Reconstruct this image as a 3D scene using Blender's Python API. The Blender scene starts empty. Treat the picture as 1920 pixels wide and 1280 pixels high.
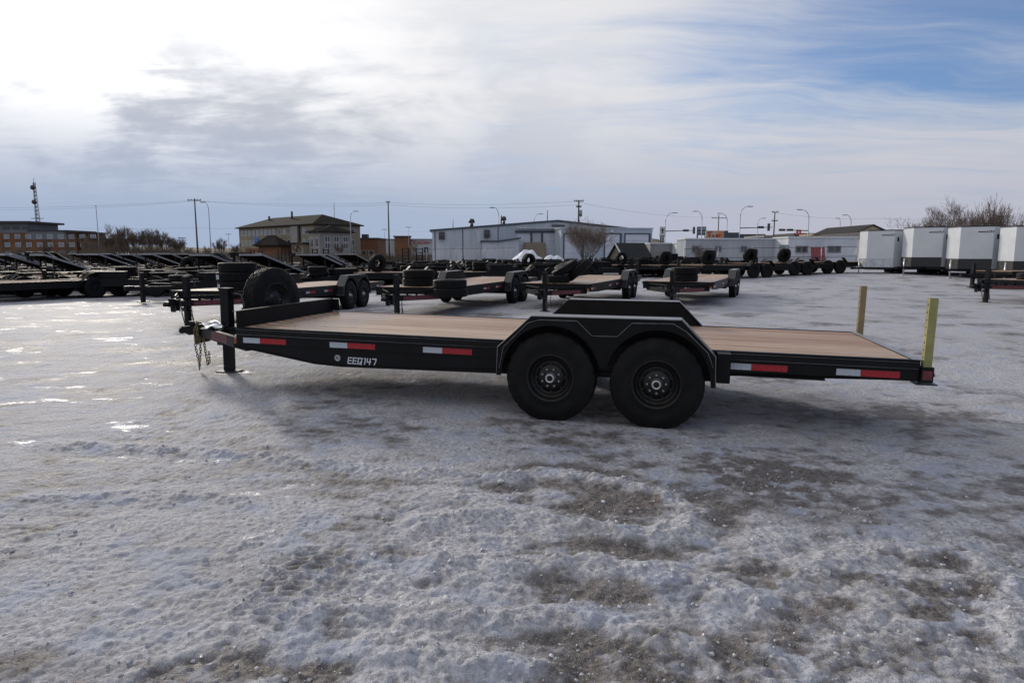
import bpy, bmesh, math, random
import numpy as np
from mathutils import Vector, Matrix, Euler

SC = bpy.context.scene
COL = SC.collection
PI = math.pi

# ------------------------------------------------------------------ camera
CAM_H, PITCH, FPX = 1.5381, 0.1324, 1238.2
cd = bpy.data.cameras.new('camera')
cd.sensor_width = 36.0
cd.lens = FPX / 1920 * 36.0
cd.clip_start = 0.05
cd.clip_end = 6000
cd.dof.use_dof = False
cam = bpy.data.objects.new('camera', cd)
cam.location = (0, 0, CAM_H)
cam.rotation_euler = (PI / 2 - PITCH, 0, 0)
COL.objects.link(cam)
SC.camera = cam

# ------------------------------------------------------------------ world, sun, exposure
SUN_EL, SUN_AZ = math.radians(19.0), math.radians(-33.0)
SUN_DIR = Vector((math.sin(SUN_AZ) * math.cos(SUN_EL), math.cos(SUN_AZ) * math.cos(SUN_EL), math.sin(SUN_EL)))
SC.view_settings.view_transform = 'Standard'
SC.view_settings.look = 'None'
SC.view_settings.gamma = 1.0
SC.view_settings.use_curve_mapping = False
SC.view_settings.exposure = 0.0

world = bpy.data.worlds.new('World')
SC.world = world
world.use_nodes = True


class NT:
    """small helper to write node trees"""
    def __init__(s, tree):
        s.t = tree
        s.n = tree.nodes
        s.l = tree.links

    def new(s, kind, **kw):
        n = s.n.new(kind)
        for k, v in kw.items():
            setattr(n, k, v)
        return n

    def put(s, sock, v):
        if hasattr(v, 'is_linked') or isinstance(v, bpy.types.NodeSocket):
            s.l.new(v, sock)
        elif v is not None:
            if sock.type == 'RGBA' and not hasattr(v, '__len__'):
                v = (v, v, v, 1)
            elif sock.type == 'RGBA' and len(v) == 3:
                v = (*v, 1)
            sock.default_value = v

    def math(s, op, a, b=None, c=None, clamp=False):
        n = s.new('ShaderNodeMath', operation=op, use_clamp=clamp)
        s.put(n.inputs[0], a)
        s.put(n.inputs[1], b)
        s.put(n.inputs[2], c)
        return n.outputs[0]

    def vmath(s, op, a, b=None, scale=None):
        n = s.new('ShaderNodeVectorMath', operation=op)
        s.put(n.inputs[0], a)
        if b is not None:
            s.put(n.inputs[1], b)
        if scale is not None:
            s.put(n.inputs['Scale'], scale)
        return n.outputs['Value'] if op in ('DOT_PRODUCT', 'LENGTH') else n.outputs['Vector']

    def noise(s, vec, scale, detail=4, rough=0.5, dist=0.0, lac=2.0):
        n = s.new('ShaderNodeTexNoise')
        s.put(n.inputs['Vector'], vec)
        s.put(n.inputs['Scale'], scale)
        n.inputs['Detail'].default_value = detail
        n.inputs['Roughness'].default_value = rough
        n.inputs['Distortion'].default_value = dist
        n.inputs['Lacunarity'].default_value = lac
        return n.outputs['Fac']

    def smooth(s, v, a, b, lo=0.0, hi=1.0):
        n = s.new('ShaderNodeMapRange', interpolation_type='SMOOTHSTEP')
        s.put(n.inputs['Value'], v)
        n.inputs['From Min'].default_value = a
        n.inputs['From Max'].default_value = b
        n.inputs['To Min'].default_value = lo
        n.inputs['To Max'].default_value = hi
        return n.outputs[0]

    def mix(s, f, a, b, blend='MIX'):
        n = s.new('ShaderNodeMix', data_type='RGBA', blend_type=blend)
        s.put(n.inputs[0], f)
        s.put(n.inputs[6], a)
        s.put(n.inputs[7], b)
        return n.outputs[2]

    def mapping(s, vec, scale=(1, 1, 1), rot=(0, 0, 0), loc=(0, 0, 0)):
        n = s.new('ShaderNodeMapping')
        s.put(n.inputs['Vector'], vec)
        n.inputs['Location'].default_value = loc
        n.inputs['Rotation'].default_value = rot
        n.inputs['Scale'].default_value = scale
        return n.outputs[0]

    def bump(s, h, strength=0.3, dist=0.01, normal=None):
        n = s.new('ShaderNodeBump')
        n.inputs['Strength'].default_value = strength
        n.inputs['Distance'].default_value = dist
        s.put(n.inputs['Height'], h)
        if normal is not None:
            s.l.new(normal, n.inputs['Normal'])
        return n.outputs[0]


def build_sky():
    t = NT(world.node_tree)
    t.n.clear()
    out = t.new('ShaderNodeOutputWorld')
    bg = t.new('ShaderNodeBackground')
    bg.inputs['Strength'].default_value = 0.1
    t.l.new(bg.outputs[0], out.inputs[0])
    sky = t.new('ShaderNodeTexSky', sky_type='NISHITA')
    sky.sun_disc = False
    sky.sun_elevation = SUN_EL
    sky.sun_rotation = SUN_AZ
    sky.altitude = 600
    sky.air_density = 1.0
    sky.dust_density = 1.2
    sky.ozone_density = 1.5
    d = t.new('ShaderNodeTexCoord').outputs['Generated']
    sep = t.new('ShaderNodeSeparateXYZ')
    t.l.new(d, sep.inputs[0])
    x, y, z = sep.outputs
    zc = t.math('MAXIMUM', z, 0.0)
    inv = t.math('DIVIDE', 1.0, t.math('ADD', zc, 0.10))
    comb = t.new('ShaderNodeCombineXYZ')
    t.put(comb.inputs[0], t.math('MULTIPLY', x, inv))
    t.put(comb.inputs[1], t.math('MULTIPLY', y, inv))
    P = comb.outputs[0]
    # warp the cloud plane a little, then comb it into streaks
    w = t.new('ShaderNodeTexNoise')
    t.l.new(P, w.inputs['Vector'])
    w.inputs['Scale'].default_value = 0.55
    w.inputs['Detail'].default_value = 3
    warp = t.vmath('SCALE', t.vmath('SUBTRACT', w.outputs['Color'], (0.5, 0.5, 0.5)), scale=1.1)
    Pw = t.vmath('ADD', P, warp)
    st = t.mapping(Pw, scale=(0.55, 1.9, 1.0), rot=(0, 0, math.radians(-38)), loc=(3.6, 1.2, 0))
    big = t.noise(Pw, 0.62, 4, 0.5, 0.2)
    streak = t.noise(st, 1.3, 7, 0.58, 0.5)
    fine = t.noise(t.mapping(Pw, scale=(0.9, 3.4, 1), rot=(0, 0, math.radians(-24))), 3.2, 7, 0.62, 0.7)
    # clearer air to the right of the sun, fully veiled on the sun's side
    clear = t.smooth(x, 0.10, 0.50)
    hi = t.smooth(z, 0.09, 0.25)
    clear = t.math('MULTIPLY', clear, hi)
    cov = t.math('ADD', t.math('MULTIPLY', big, 0.55), t.math('MULTIPLY', streak, 0.80))
    cov = t.math('ADD', cov, t.math('MULTIPLY', fine, 0.22))
    cov = t.math('SUBTRACT', cov, t.math('MULTIPLY', clear, 0.43))
    mask = t.smooth(cov, 0.18, 0.86)
    mask = t.math('ADD', t.math('MULTIPLY', mask, 0.84), 0.15)
    mask = t.math('MAXIMUM', mask, t.smooth(z, 0.15, 0.05))
    mask = t.math('MAXIMUM', mask, t.smooth(x, 0.22, -0.10))
    # thickness of the veil: thin parts glow, thick parts are grey
    lowb = t.noise(t.mapping(d, scale=(3.6, 3.6, 8.5), rot=(0, 0.12, 0.3), loc=(5, 2, 1)), 1.15, 6, 0.56, 0.35)
    wisp = t.noise(t.mapping(Pw, scale=(1.2, 2.4, 1), rot=(0, 0, -0.35), loc=(1, 9, 0)), 2.1, 6, 0.58, 0.3)
    sd = t.vmath('DOT_PRODUCT', d, tuple(SUN_DIR))
    sd = t.math('MAXIMUM', sd, 0.0)
    g1 = t.math('POWER', sd, 4.0)
    g2 = t.math('POWER', sd, 22.0)
    thick = t.smooth(t.math('ADD', t.math('MULTIPLY', lowb, 0.78), t.math('MULTIPLY', wisp, 0.22)), 0.40, 0.60)
    lowz = t.smooth(z, 0.36, 0.16)
    left = t.smooth(x, 0.25, -0.35)
    thick = t.math('MULTIPLY', thick, t.math('ADD', 0.22, t.math('MULTIPLY', t.math('MULTIPLY', lowz, left), 0.62)))
    grey = (0.43, 0.465, 0.55, 1)
    white = (0.69, 0.69, 0.715, 1)
    cl = t.mix(thick, white, grey)
    cl = t.mix(t.smooth(z, 0.22, 0.03), cl, t.mix(t.smooth(x, -0.3, 0.5), (0.375, 0.46, 0.62, 1), (0.485, 0.495, 0.585, 1)))
    glow = t.math('ADD', t.math('MULTIPLY', g1, 0.27), t.math('MULTIPLY', g2, 0.45))
    glow = t.math('MULTIPLY', glow, t.smooth(thick, 1.1, 0.0))
    glow = t.math('MULTIPLY', glow, t.smooth(z, 0.05, 0.27))
    gcol = t.vmath('SCALE', (1.0, 0.985, 0.95), scale=glow)
    cl = t.vmath('ADD', cl, gcol)
    cl10 = t.vmath('SCALE', cl, scale=10.0)
    blue = t.vmath('MULTIPLY', sky.outputs[0], (0.40, 0.72, 1.12))
    blue = t.vmath('SCALE', blue, scale=1.0)
    col = t.mix(mask, blue, cl10)
    # ground-coloured below the horizon
    col = t.mix(t.smooth(z, -0.02, -0.10), col, (2.6, 2.65, 2.9, 1))
    t.put(bg.inputs['Color'], col)


build_sky()

sd_ = bpy.data.lights.new('sun', 'SUN')
sd_.energy = 2.2
sd_.angle = math.radians(7.0)
sd_.color = (1.0, 0.93, 0.82)
sun = bpy.data.objects.new('sun', sd_)
sun.rotation_euler = SUN_DIR.to_track_quat('Z', 'Y').to_euler()
sun.location = (-20, 30, 40)
COL.objects.link(sun)


# ------------------------------------------------------------------ helpers
def ray(px, py):
    a, u = (px - 960) / FPX, (640 - py) / FPX
    return Vector((a, math.cos(PITCH) + u * math.sin(PITCH), -math.sin(PITCH) + u * math.cos(PITCH)))


def xat(px, y):
    """world x of something seen in column px at depth y (near the horizon)"""
    r = ray(px, 475)
    return r.x * y / r.y


def zat(py, y):
    r = ray(960, py)
    return CAM_H + r.z * y / r.y


def smoothstep(a, b, v):
    t = np.clip((v - a) / (b - a), 0, 1)
    return t * t * (3 - 2 * t)


YAW, TILT = -0.2374, 0.0164
ROOT = (0.8213, 6.0069, 0.0)


def lot(x, y):
    """large-scale fall of the lot (metres)"""
    x = np.asarray(x, float)
    y = np.asarray(y, float)
    s = (x - ROOT[0]) * math.cos(YAW) + (y - ROOT[1]) * math.sin(YAW)
    v = -(x - ROOT[0]) * math.sin(YAW) + (y - ROOT[1]) * math.cos(YAW)
    w = 1 - smoothstep(2.5, 6.0, np.abs(v - 1))
    t = -TILT * np.clip(s, -5.5, 4.0) * w
    t = t + 0.36 * smoothstep(24, 40, y) * smoothstep(4, 24, x)
    t = t - 0.18 * smoothstep(13, 24, y) * smoothstep(-1, -9, x)
    return t


def gz(x, y):
    return float(lot(x, y))


class MB:
    """collects primitives and links them as ONE mesh object"""
    def __init__(s):
        s.v, s.f, s.sm = [], [], []

    def add(s, vs, fs, smooth=False):
        o = len(s.v)
        s.v.extend(tuple(p) for p in vs)
        s.f.extend(tuple(i + o for i in f) for f in fs)
        s.sm.extend([smooth] * len(fs))
        return s

    def box(s, x0, x1, y0, y1, z0, z1, M=None):
        vs = [Vector((x, y, z)) for z in (z0, z1) for y in (y0, y1) for x in (x0, x1)]
        if M is not None:
            vs = [M @ p for p in vs]
        return s.add(vs, [(0, 2, 3, 1), (4, 5, 7, 6), (0, 1, 5, 4), (2, 6, 7, 3), (0, 4, 6, 2), (1, 3, 7, 5)])

    def bar(s, a, b, w, h, up=(0, 0, 1)):
        """box beam from a to b, w wide, h high"""
        a, b = Vector(a), Vector(b)
        d = (b - a).normalized()
        u = Vector(up)
        r = d.cross(u)
        if r.length < 1e-5:
            r = d.cross(Vector((1, 0, 0)))
        r.normalize()
        u = r.cross(d)
        vs = []
        for p in (a, b):
            for sw, sh in ((-1, -1), (1, -1), (1, 1), (-1, 1)):
                vs.append(p + r * (sw * w / 2) + u * (sh * h / 2))
        return s.add(vs, [(3, 2, 1, 0), (4, 5, 6, 7), (0, 1, 5, 4), (1, 2, 6, 5), (2, 3, 7, 6), (3, 0, 4, 7)])

    def tube(s, pts, r, n=8, cap=True, smooth=True):
        pts = [Vector(p) for p in pts]
        rs = r if hasattr(r, '__len__') else [r] * len(pts)
        vs, fs = [], []
        prev = None
        for i, p in enumerate(pts):
            d = (pts[min(i + 1, len(pts) - 1)] - pts[max(i - 1, 0)])
            if d.length < 1e-9:
                d = Vector((0, 0, 1))
            d.normalize()
            if prev is None:
                a = d.orthogonal().normalized()
            else:
                a = prev - d * prev.dot(d)
                if a.length < 1e-6:
                    a = d.orthogonal()
                a.normalize()
            prev = a
            b = d.cross(a)
            for k in range(n):
                an = 2 * PI * k / n
                vs.append(p + (a * math.cos(an) + b * math.sin(an)) * rs[i])
        for i in range(len(pts) - 1):
            for k in range(n):
                k2 = (k + 1) % n
                fs.append((i * n + k, i * n + k2, (i + 1) * n + k2, (i + 1) * n + k))
        s.add(vs, fs, smooth)
        if cap and n > 2:
            o = len(s.v) - len(vs)
            s.f.append(tuple(o + k for k in reversed(range(n))))
            s.f.append(tuple(o + (len(pts) - 1) * n + k for k in range(n)))
            s.sm += [False, False]
        return s

    def prism(s, poly, y0, y1, axis='y'):
        """polygon in XZ extruded along Y (axis y), in XY along Z (z), in YZ along X (x)"""
        def m(a, b, c):
            return {'y': (a, c, b), 'z': (a, b, c), 'x': (c, a, b)}[axis]
        n = len(poly)
        vs = [m(a, b, y0) for a, b in poly] + [m(a, b, y1) for a, b in poly]
        fs = [tuple(range(n)), tuple(reversed(range(n, 2 * n)))]
        for i in range(n):
            j = (i + 1) % n
            fs.append((i, i + n, j + n, j))
        return s.add(vs, fs)

    def lathe(s, prof, n=32, M=None, axis='y', smooth=True):
        """profile of (radius, along) pairs turned about the axis"""
        vs, fs = [], []
        for k in range(n):
            a = 2 * PI * k / n
            for r, t in prof:
                c, q = r * math.cos(a), r * math.sin(a)
                p = Vector((c, t, q)) if axis == 'y' else Vector((c, q, t))
                vs.append(M @ p if M is not None else p)
        m = len(prof)
        for k in range(n):
            k2 = (k + 1) % n
            for i in range(m - 1):
                fs.append((k * m + i, k * m + i + 1, k2 * m + i + 1, k2 * m + i))
        return s.add(vs, fs, smooth)

    def mesh(s, name, mat):
        me = bpy.data.meshes.new(name)
        me.from_pydata(s.v, [], s.f)
        me.polygons.foreach_set('use_smooth', s.sm)
        bm = bmesh.new()
        bm.from_mesh(me)
        bmesh.ops.recalc_face_normals(bm, faces=bm.faces)
        bm.to_mesh(me)
        bm.free()
        if mat is not None:
            me.materials.append(mat)
        me.update()
        return me

    def build(s, name, mat, parent=None, loc=None, rot=None):
        o = bpy.data.objects.new(name, s.mesh(name, mat))
        COL.objects.link(o)
        if parent is not None:
            o.parent = parent
        if loc is not None:
            o.location = loc
        if rot is not None:
            o.rotation_euler = rot
        return o


def link_mesh(name, me, parent=None, loc=(0, 0, 0), rot=(0, 0, 0)):
    o = bpy.data.objects.new(name, me)
    COL.objects.link(o)
    o.parent = parent
    o.location = loc
    o.rotation_euler = rot
    return o


def tag(o, label, cat, group=None, kind=None):
    o['label'] = label
    o['category'] = cat
    if group:
        o['group'] = group
    if kind:
        o['kind'] = kind
    return o


def thing(name, label, cat, loc=(0, 0, 0), rz=0.0, group=None, tilt=0.0):
    o = bpy.data.objects.new(name, None)
    o.empty_display_size = 0.2
    COL.objects.link(o)
    o.location = loc
    o.rotation_euler = (0, tilt, rz)
    return tag(o, label, cat, group)


def struct(o):
    o['kind'] = 'structure'
    return o


def copy_tree(o, parent=None):
    c = o.copy()
    COL.objects.link(c)
    if parent is not None:
        c.parent = parent
    for ch in list(o.children):
        copy_tree(ch, c)
    return c


def dup(root, label, loc, rz, group=None, tilt=0.0):
    c = copy_tree(root)
    c.location = loc
    c.rotation_euler = (0, tilt, rz)
    c['label'] = label
    if group:
        c['group'] = group
    return c


# ------------------------------------------------------------------ materials
def new_mat(name):
    m = bpy.data.materials.new(name)
    m.use_nodes = True
    t = NT(m.node_tree)
    b = m.node_tree.nodes['Principled BSDF']
    return m, t, b


def M(name, col, rough=0.5, metal=0.0, var=0.12, scale=6.0, bump=0.0, bscale=40.0, coat=0.0, emit=None, spec=0.5):
    m, t, b = new_mat(name)
    co = t.new('ShaderNodeTexCoord').outputs['Object']
    n = t.noise(co, scale, 5, 0.6)
    k = t.smooth(n, 0.3, 0.7)
    lo = tuple(c * (1 - var) for c in col)
    hi = tuple(min(1, c * (1 + var)) for c in col)
    t.put(b.inputs['Base Color'], t.mix(k, lo, hi))
    t.put(b.inputs['Roughness'], t.smooth(n, 0.25, 0.75, max(0.02, rough - 0.08), min(1, rough + 0.08)))
    b.inputs['Metallic'].default_value = metal
    b.inputs['Coat Weight'].default_value = coat
    b.inputs['Specular IOR Level'].default_value = spec
    if bump:
        t.put(b.inputs['Normal'], t.bump(t.noise(co, bscale, 4, 0.6), bump, 0.01))
    return m


def wood_mat():
    m, t, b = new_mat('deck_wood')
    co = t.new('ShaderNodeTexCoord').outputs['Object']
    oi = t.new('ShaderNodeObjectInfo').outputs['Random']
    off = t.new('ShaderNodeCombineXYZ')
    t.put(off.inputs[0], t.math('MULTIPLY', oi, 37.0))
    t.put(off.inputs[1], t.math('MULTIPLY', oi, 11.0))
    v = t.vmath('ADD', co, off.outputs[0])
    grain = t.noise(t.mapping(v, scale=(1.2, 38, 6)), 1.0, 6, 0.6, 0.6)
    fine = t.noise(t.mapping(v, scale=(5, 180, 20)), 1.0, 3, 0.6)
    big = t.noise(t.mapping(v, scale=(0.7, 3, 1)), 1.0, 3, 0.5)
    base = t.mix(t.smooth(oi, 0.0, 1.0), (0.345, 0.208, 0.132, 1), (0.51, 0.365, 0.248, 1))
    base = t.mix(t.smooth(grain, 0.42, 0.68), base, (0.25, 0.135, 0.085, 1))
    base = t.mix(t.smooth(big, 0.45, 0.7, 0, 0.5), base, (0.45, 0.35, 0.28, 1))
    base = t.mix(t.smooth(fine, 0.5, 0.8, 0, 0.35), base, (0.20, 0.12, 0.08, 1))
    # damp stains with their own outline near the front of the deck
    wet = t.noise(t.mapping(co, scale=(1.0, 2.6, 1), loc=(2.2, 0.4, 0)), 1.4, 5, 0.6, 0.8)
    sx = t.new('ShaderNodeSeparateXYZ')
    t.l.new(co, sx.inputs[0])
    front = t.smooth(sx.outputs[0], -1.9, -3.0)
    wetm = t.math('MULTIPLY', t.smooth(wet, 0.50, 0.60), front)
    base = t.mix(t.math('MULTIPLY', wetm, 0.55), base, (0.16, 0.09, 0.06, 1))
    t.put(b.inputs['Base Color'], base)
    t.put(b.inputs['Roughness'], t.math('SUBTRACT', t.smooth(grain, 0.3, 0.7, 0.50, 0.62), t.math('MULTIPLY', wetm, 0.30)))
    t.put(b.inputs['Normal'], t.bump(t.math('ADD', grain, t.math('MULTIPLY', fine, 0.5)), 0.25, 0.004))
    return m


def tyre_mat():
    m, t, b = new_mat('tyre_rubber')
    co = t.new('ShaderNodeTexCoord').outputs['Object']
    n = t.noise(co, 9, 5, 0.65)
    dust = t.smooth(t.noise(co, 3.0, 4, 0.6), 0.45, 0.75)
    t.put(b.inputs['Base Color'], t.mix(dust, (0.0055, 0.0055, 0.006), (0.011, 0.0105, 0.0105)))
    t.put(b.inputs['Roughness'], t.smooth(n, 0.3, 0.7, 0.62, 0.82))
    t.put(b.inputs['Normal'], t.bump(t.noise(co, 90, 3, 0.5), 0.15, 0.003))
    b.inputs['Specular IOR Level'].default_value = 0.22
    return m


def plate_mat():
    """black painted tread plate: raised lozenges in fine relief"""
    m, t, b = new_mat('tread_plate')
    co = t.new('ShaderNodeTexCoord').outputs['Object']
    v1 = t.new('ShaderNodeTexVoronoi', feature='F1')
    t.l.new(t.mapping(co, scale=(26, 26, 26), rot=(0, 0, 0.6)), v1.inputs['Vector'])
    v1.inputs['Scale'].default_value = 1.0
    v1.inputs['Randomness'].default_value = 0.15
    h = t.smooth(v1.outputs['Distance'], 0.42, 0.22)
    n = t.noise(co, 8, 5, 0.6)
    t.put(b.inputs['Base Color'], t.mix(t.smooth(n, 0.4, 0.7), (0.016, 0.016, 0.018), (0.040, 0.040, 0.043)))
    t.put(b.inputs['Roughness'], t.smooth(n, 0.3, 0.7, 0.20, 0.32))
    b.inputs['Specular IOR Level'].default_value = 0.75
    t.put(b.inputs['Normal'], t.bump(h, 0.22, 0.003))
    return m


def steel_siding(name, col, pitch=3.3, axis=0, depth=0.5):
    """corrugated painted cladding"""
    m, t, b = new_mat(name)
    co = t.new('ShaderNodeTexCoord').outputs['Object']
    sx = t.new('ShaderNodeSeparateXYZ')
    t.l.new(co, sx.inputs[0])
    w = t.math('SINE', t.math('MULTIPLY', sx.outputs[axis], 2 * PI * pitch))
    n = t.noise(t.mapping(co, scale=(0.5, 0.5, 0.12)), 1.2, 5, 0.6)
    lo = tuple(c * 0.86 for c in col)
    hi = tuple(min(1, c * 1.08) for c in col)
    t.put(b.inputs['Base Color'], t.mix(t.smooth(n, 0.35, 0.7), hi, lo))
    b.inputs['Roughness'].default_value = 0.45
    t.put(b.inputs['Normal'], t.bump(w, depth, 0.03))
    return m


MT = dict(
    black=M('black_paint', (0.006, 0.006, 0.007), 0.42, var=0.25, scale=4, spec=0.20),
    blackdull=M('dusty_black_paint', (0.0065, 0.0065, 0.0072), 0.55, var=0.35, scale=3, spec=0.15),
    edge=M('edge_highlight', (0.16, 0.16, 0.165), 0.45, var=0.3, scale=12),  # pale grey that paints the light caught along black steel edges
    plate=plate_mat(),
    tyre=tyre_mat(),
    rim=M('black_rim', (0.008, 0.0078, 0.0075), 0.38, var=0.25, scale=14, spec=0.35),
    zinc=M('zinc', (0.55, 0.55, 0.56), 0.34, 0.85, var=0.12, scale=30),
    nut=M('nut_steel', (0.30, 0.285, 0.25), 0.42, 0.7, var=0.2, scale=40),
    gold=M('gold_chromate', (0.155, 0.125, 0.062), 0.45, 0.45, var=0.4, scale=9),
    goldg=M('green_gold_chromate', (0.26, 0.245, 0.095), 0.48, 0.10, var=0.28, scale=4),
    sheet=M('matt_black_sheet', (0.008, 0.008, 0.009), 0.9, spec=0.03),
    deckg=M('weathered_deck', (0.26, 0.185, 0.135), 0.9, var=0.3, scale=5, spec=0.1),
    goldt=M('tan_chromate', (0.215, 0.165, 0.085), 0.5, 0.10, var=0.25, scale=4),
    hole=M('dark_hole', (0.006, 0.006, 0.006), 0.8),
    red=M('red_reflector', (0.36, 0.012, 0.018), 0.30, var=0.1, scale=60),
    white_r=M('white_reflector', (0.44, 0.48, 0.54), 0.30, var=0.16, scale=90),
    redecal=M('dark_red_decal', (0.135, 0.018, 0.026), 0.42, var=0.25, scale=20),
    decal_mark=M('decal_mark', (0.035, 0.012, 0.014), 0.45),
    amber=M('amber_lens', (0.42, 0.085, 0.01), 0.22, var=0.1),
    lettering=M('pale_lettering', (0.66, 0.70, 0.76), 0.45, var=0.05),
    sticker=M('grey_sticker', (0.36, 0.35, 0.37), 0.5, var=0.2, scale=50),
    wood=wood_mat(),
    paper=M('pale_plastic', (0.62, 0.66, 0.70), 0.35, var=0.1, scale=14),
    bluep=M('blue_plastic', (0.16, 0.30, 0.55), 0.35),
    label_w=M('tyre_label', (0.42, 0.44, 0.50), 0.5, var=0.2, scale=30),
    label_b=M('tyre_label_blue', (0.05, 0.09, 0.33), 0.5),
    white=M('white_panel', (0.60, 0.62, 0.65), 0.36, var=0.05, scale=1.2),
    guard=M('black_stone_guard', (0.018, 0.019, 0.021), 0.42, var=0.2),
    alu=M('aluminium', (0.50, 0.52, 0.55), 0.32, 0.6, var=0.14, scale=4),
    snow=M('snow', (0.72, 0.75, 0.82), 0.6, var=0.1, scale=3, bump=0.5, bscale=8),
    bark=M('bark', (0.085, 0.066, 0.055), 0.9, var=0.3, scale=8),
    twig=M('twigs', (0.155, 0.118, 0.096), 0.9, var=0.3, scale=3),
    twigred=M('red_twigs', (0.155, 0.072, 0.055), 0.9, var=0.3, scale=3),
    twigpale=M('pale_twigs', (0.27, 0.21, 0.155), 0.9, var=0.3, scale=3),
    pole=M('pole_wood', (0.095, 0.080, 0.068), 0.85, var=0.25, scale=3),
    galv=M('galvanised', (0.30, 0.31, 0.33), 0.45, 0.5, var=0.1),
    dark=M('dark_metal', (0.035, 0.037, 0.042), 0.5, var=0.2),
    wire=M('wire', (0.05, 0.05, 0.055), 0.6),
    glass=M('dark_glass', (0.035, 0.042, 0.055), 0.12, var=0.2),
    glasspale=M('pale_glass', (0.20, 0.24, 0.29), 0.15, var=0.25, scale=0.5),
    roofb=M('brown_shingle', (0.030, 0.027, 0.025), 1.0, var=0.3, scale=0.5, spec=0.05),
    stucco=M('tan_stucco', (0.25, 0.215, 0.165), 0.85, var=0.12, scale=0.2),
    stuccog=M('grey_stucco', (0.26, 0.25, 0.24), 0.85, var=0.12, scale=0.2),
    brickor=M('orange_brick', (0.165, 0.075, 0.042), 0.85, var=0.25, scale=0.4),
    hotelor=M('orange_render', (0.165, 0.076, 0.036), 0.85, var=0.25, scale=0.15),
    hotelgr=M('slate_render', (0.16, 0.165, 0.19), 0.85, var=0.15, scale=0.2),
    roofg=M('grey_roof', (0.06, 0.058, 0.055), 1.0, spec=0.05),
    hotelbr=M('brown_render', (0.115, 0.070, 0.048), 0.85, var=0.3, scale=0.2),
    fascia=M('dark_fascia', (0.045, 0.038, 0.042), 0.7),
    storew=M('store_wall', (0.38, 0.42, 0.46), 0.8, var=0.08, scale=0.1),
    storered=M('store_red', (0.42, 0.02, 0.035), 0.5),
    trim=M('navy_trim', (0.05, 0.062, 0.085), 0.5),
    bluesign=M('blue_sign', (0.05, 0.15, 0.42), 0.45),
    signdark=M('dark_sign', (0.05, 0.085, 0.13), 0.45, var=0.3, scale=0.8),
    signorange=M('orange_sign', (0.50, 0.235, 0.12), 0.5, var=0.15, scale=0.4),
    signtan=M('tan_sign', (0.45, 0.35, 0.27), 0.5, var=0.15, scale=0.4),
    signred=M('red_sign', (0.48, 0.07, 0.07), 0.5),
    signwhite=M('white_sign', (0.60, 0.61, 0.63), 0.5),
    tan=M('tan_wall', (0.36, 0.30, 0.215), 0.8, var=0.12, scale=0.1),
    offgrey=steel_siding('grey_siding', (0.36, 0.385, 0.43), 2.2, 0, 0.35),
    offwhite=steel_siding('white_siding', (0.55, 0.57, 0.62), 2.2, 0, 0.35),
    shop=steel_siding('shop_cladding', (0.44, 0.475, 0.52), 1.4, 0, 0.4),
    shop2=steel_siding('shop_cladding_blue', (0.36, 0.42, 0.48), 1.4, 0, 0.4),
    shopy=steel_siding('shop_cladding_side', (0.44, 0.475, 0.52), 1.4, 1, 0.4),
    doorw=steel_siding('white_door', (0.50, 0.53, 0.60), 1.8, 2, 0.3),
    plywood=M('plywood', (0.23, 0.19, 0.145), 0.8, var=0.1, scale=0.8),
    redpanel=M('red_panel', (0.20, 0.022, 0.024), 0.5, var=0.2, scale=1),
    greenpanel=M('green_panel', (0.20, 0.24, 0.24), 0.5, var=0.2, scale=1),
    shedroof=M('dark_shingle', (0.022, 0.024, 0.024), 0.9, var=0.5, scale=5, bump=0.6, bscale=12),
    shedwall=M('weathered_boards', (0.20, 0.175, 0.135), 0.85, var=0.2, scale=2),
    bluetarp=M('blue_tarp', (0.07, 0.12, 0.22), 0.5, var=0.2),
    pallets=M('container_grey', (0.24, 0.235, 0.25), 0.7, var=0.2, scale=0.6),
    grass=M('dry_grass', (0.17, 0.165, 0.075), 0.95, var=0.25, scale=0.02),
    brush=M('far_brush', (0.115, 0.092, 0.070), 0.95, var=0.3, scale=0.1),
)


# ------------------------------------------------------------------ ground
def vnoise(x, y, seed):
    """gradient noise, about -1..1"""
    rs = np.random.RandomState(seed)
    ang = rs.rand(256, 256) * 2 * np.pi
    gx, gy = np.cos(ang), np.sin(ang)
    xi, yi = np.floor(x).astype(np.int64), np.floor(y).astype(np.int64)
    fx, fy = x - xi, y - yi
    u = fx * fx * fx * (fx * (fx * 6 - 15) + 10)
    v = fy * fy * fy * (fy * (fy * 6 - 15) + 10)

    def g(i, j):
        a, b = (xi + i) & 255, (yi + j) & 255
        return gx[a, b] * (fx - i) + gy[a, b] * (fy - j)
    n0 = g(0, 0) * (1 - u) + g(1, 0) * u
    n1 = g(0, 1) * (1 - u) + g(1, 1) * u
    return (n0 * (1 - v) + n1 * v) * 1.5


def fbm(x, y, size, octv, seed, gain=0.5):
    s, a, tot = 0, 1.0, 0
    for o in range(octv):
        s = s + a * vnoise(x / size + 17.3 * o, y / size + 9.1 * o, seed + o)
        tot += a
        a *= gain
        size /= 2.03
    return s / tot


def poly_dist(x, y, pts):
    d = np.full(x.shape, 1e9)
    for (ax, ay), (bx, by) in zip(pts[:-1], pts[1:]):
        vx, vy = bx - ax, by - ay
        t = np.clip(((x - ax) * vx + (y - ay) * vy) / (vx * vx + vy * vy), 0, 1)
        d = np.minimum(d, np.hypot(x - ax - t * vx, y - ay - t * vy))
    return d


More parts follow.
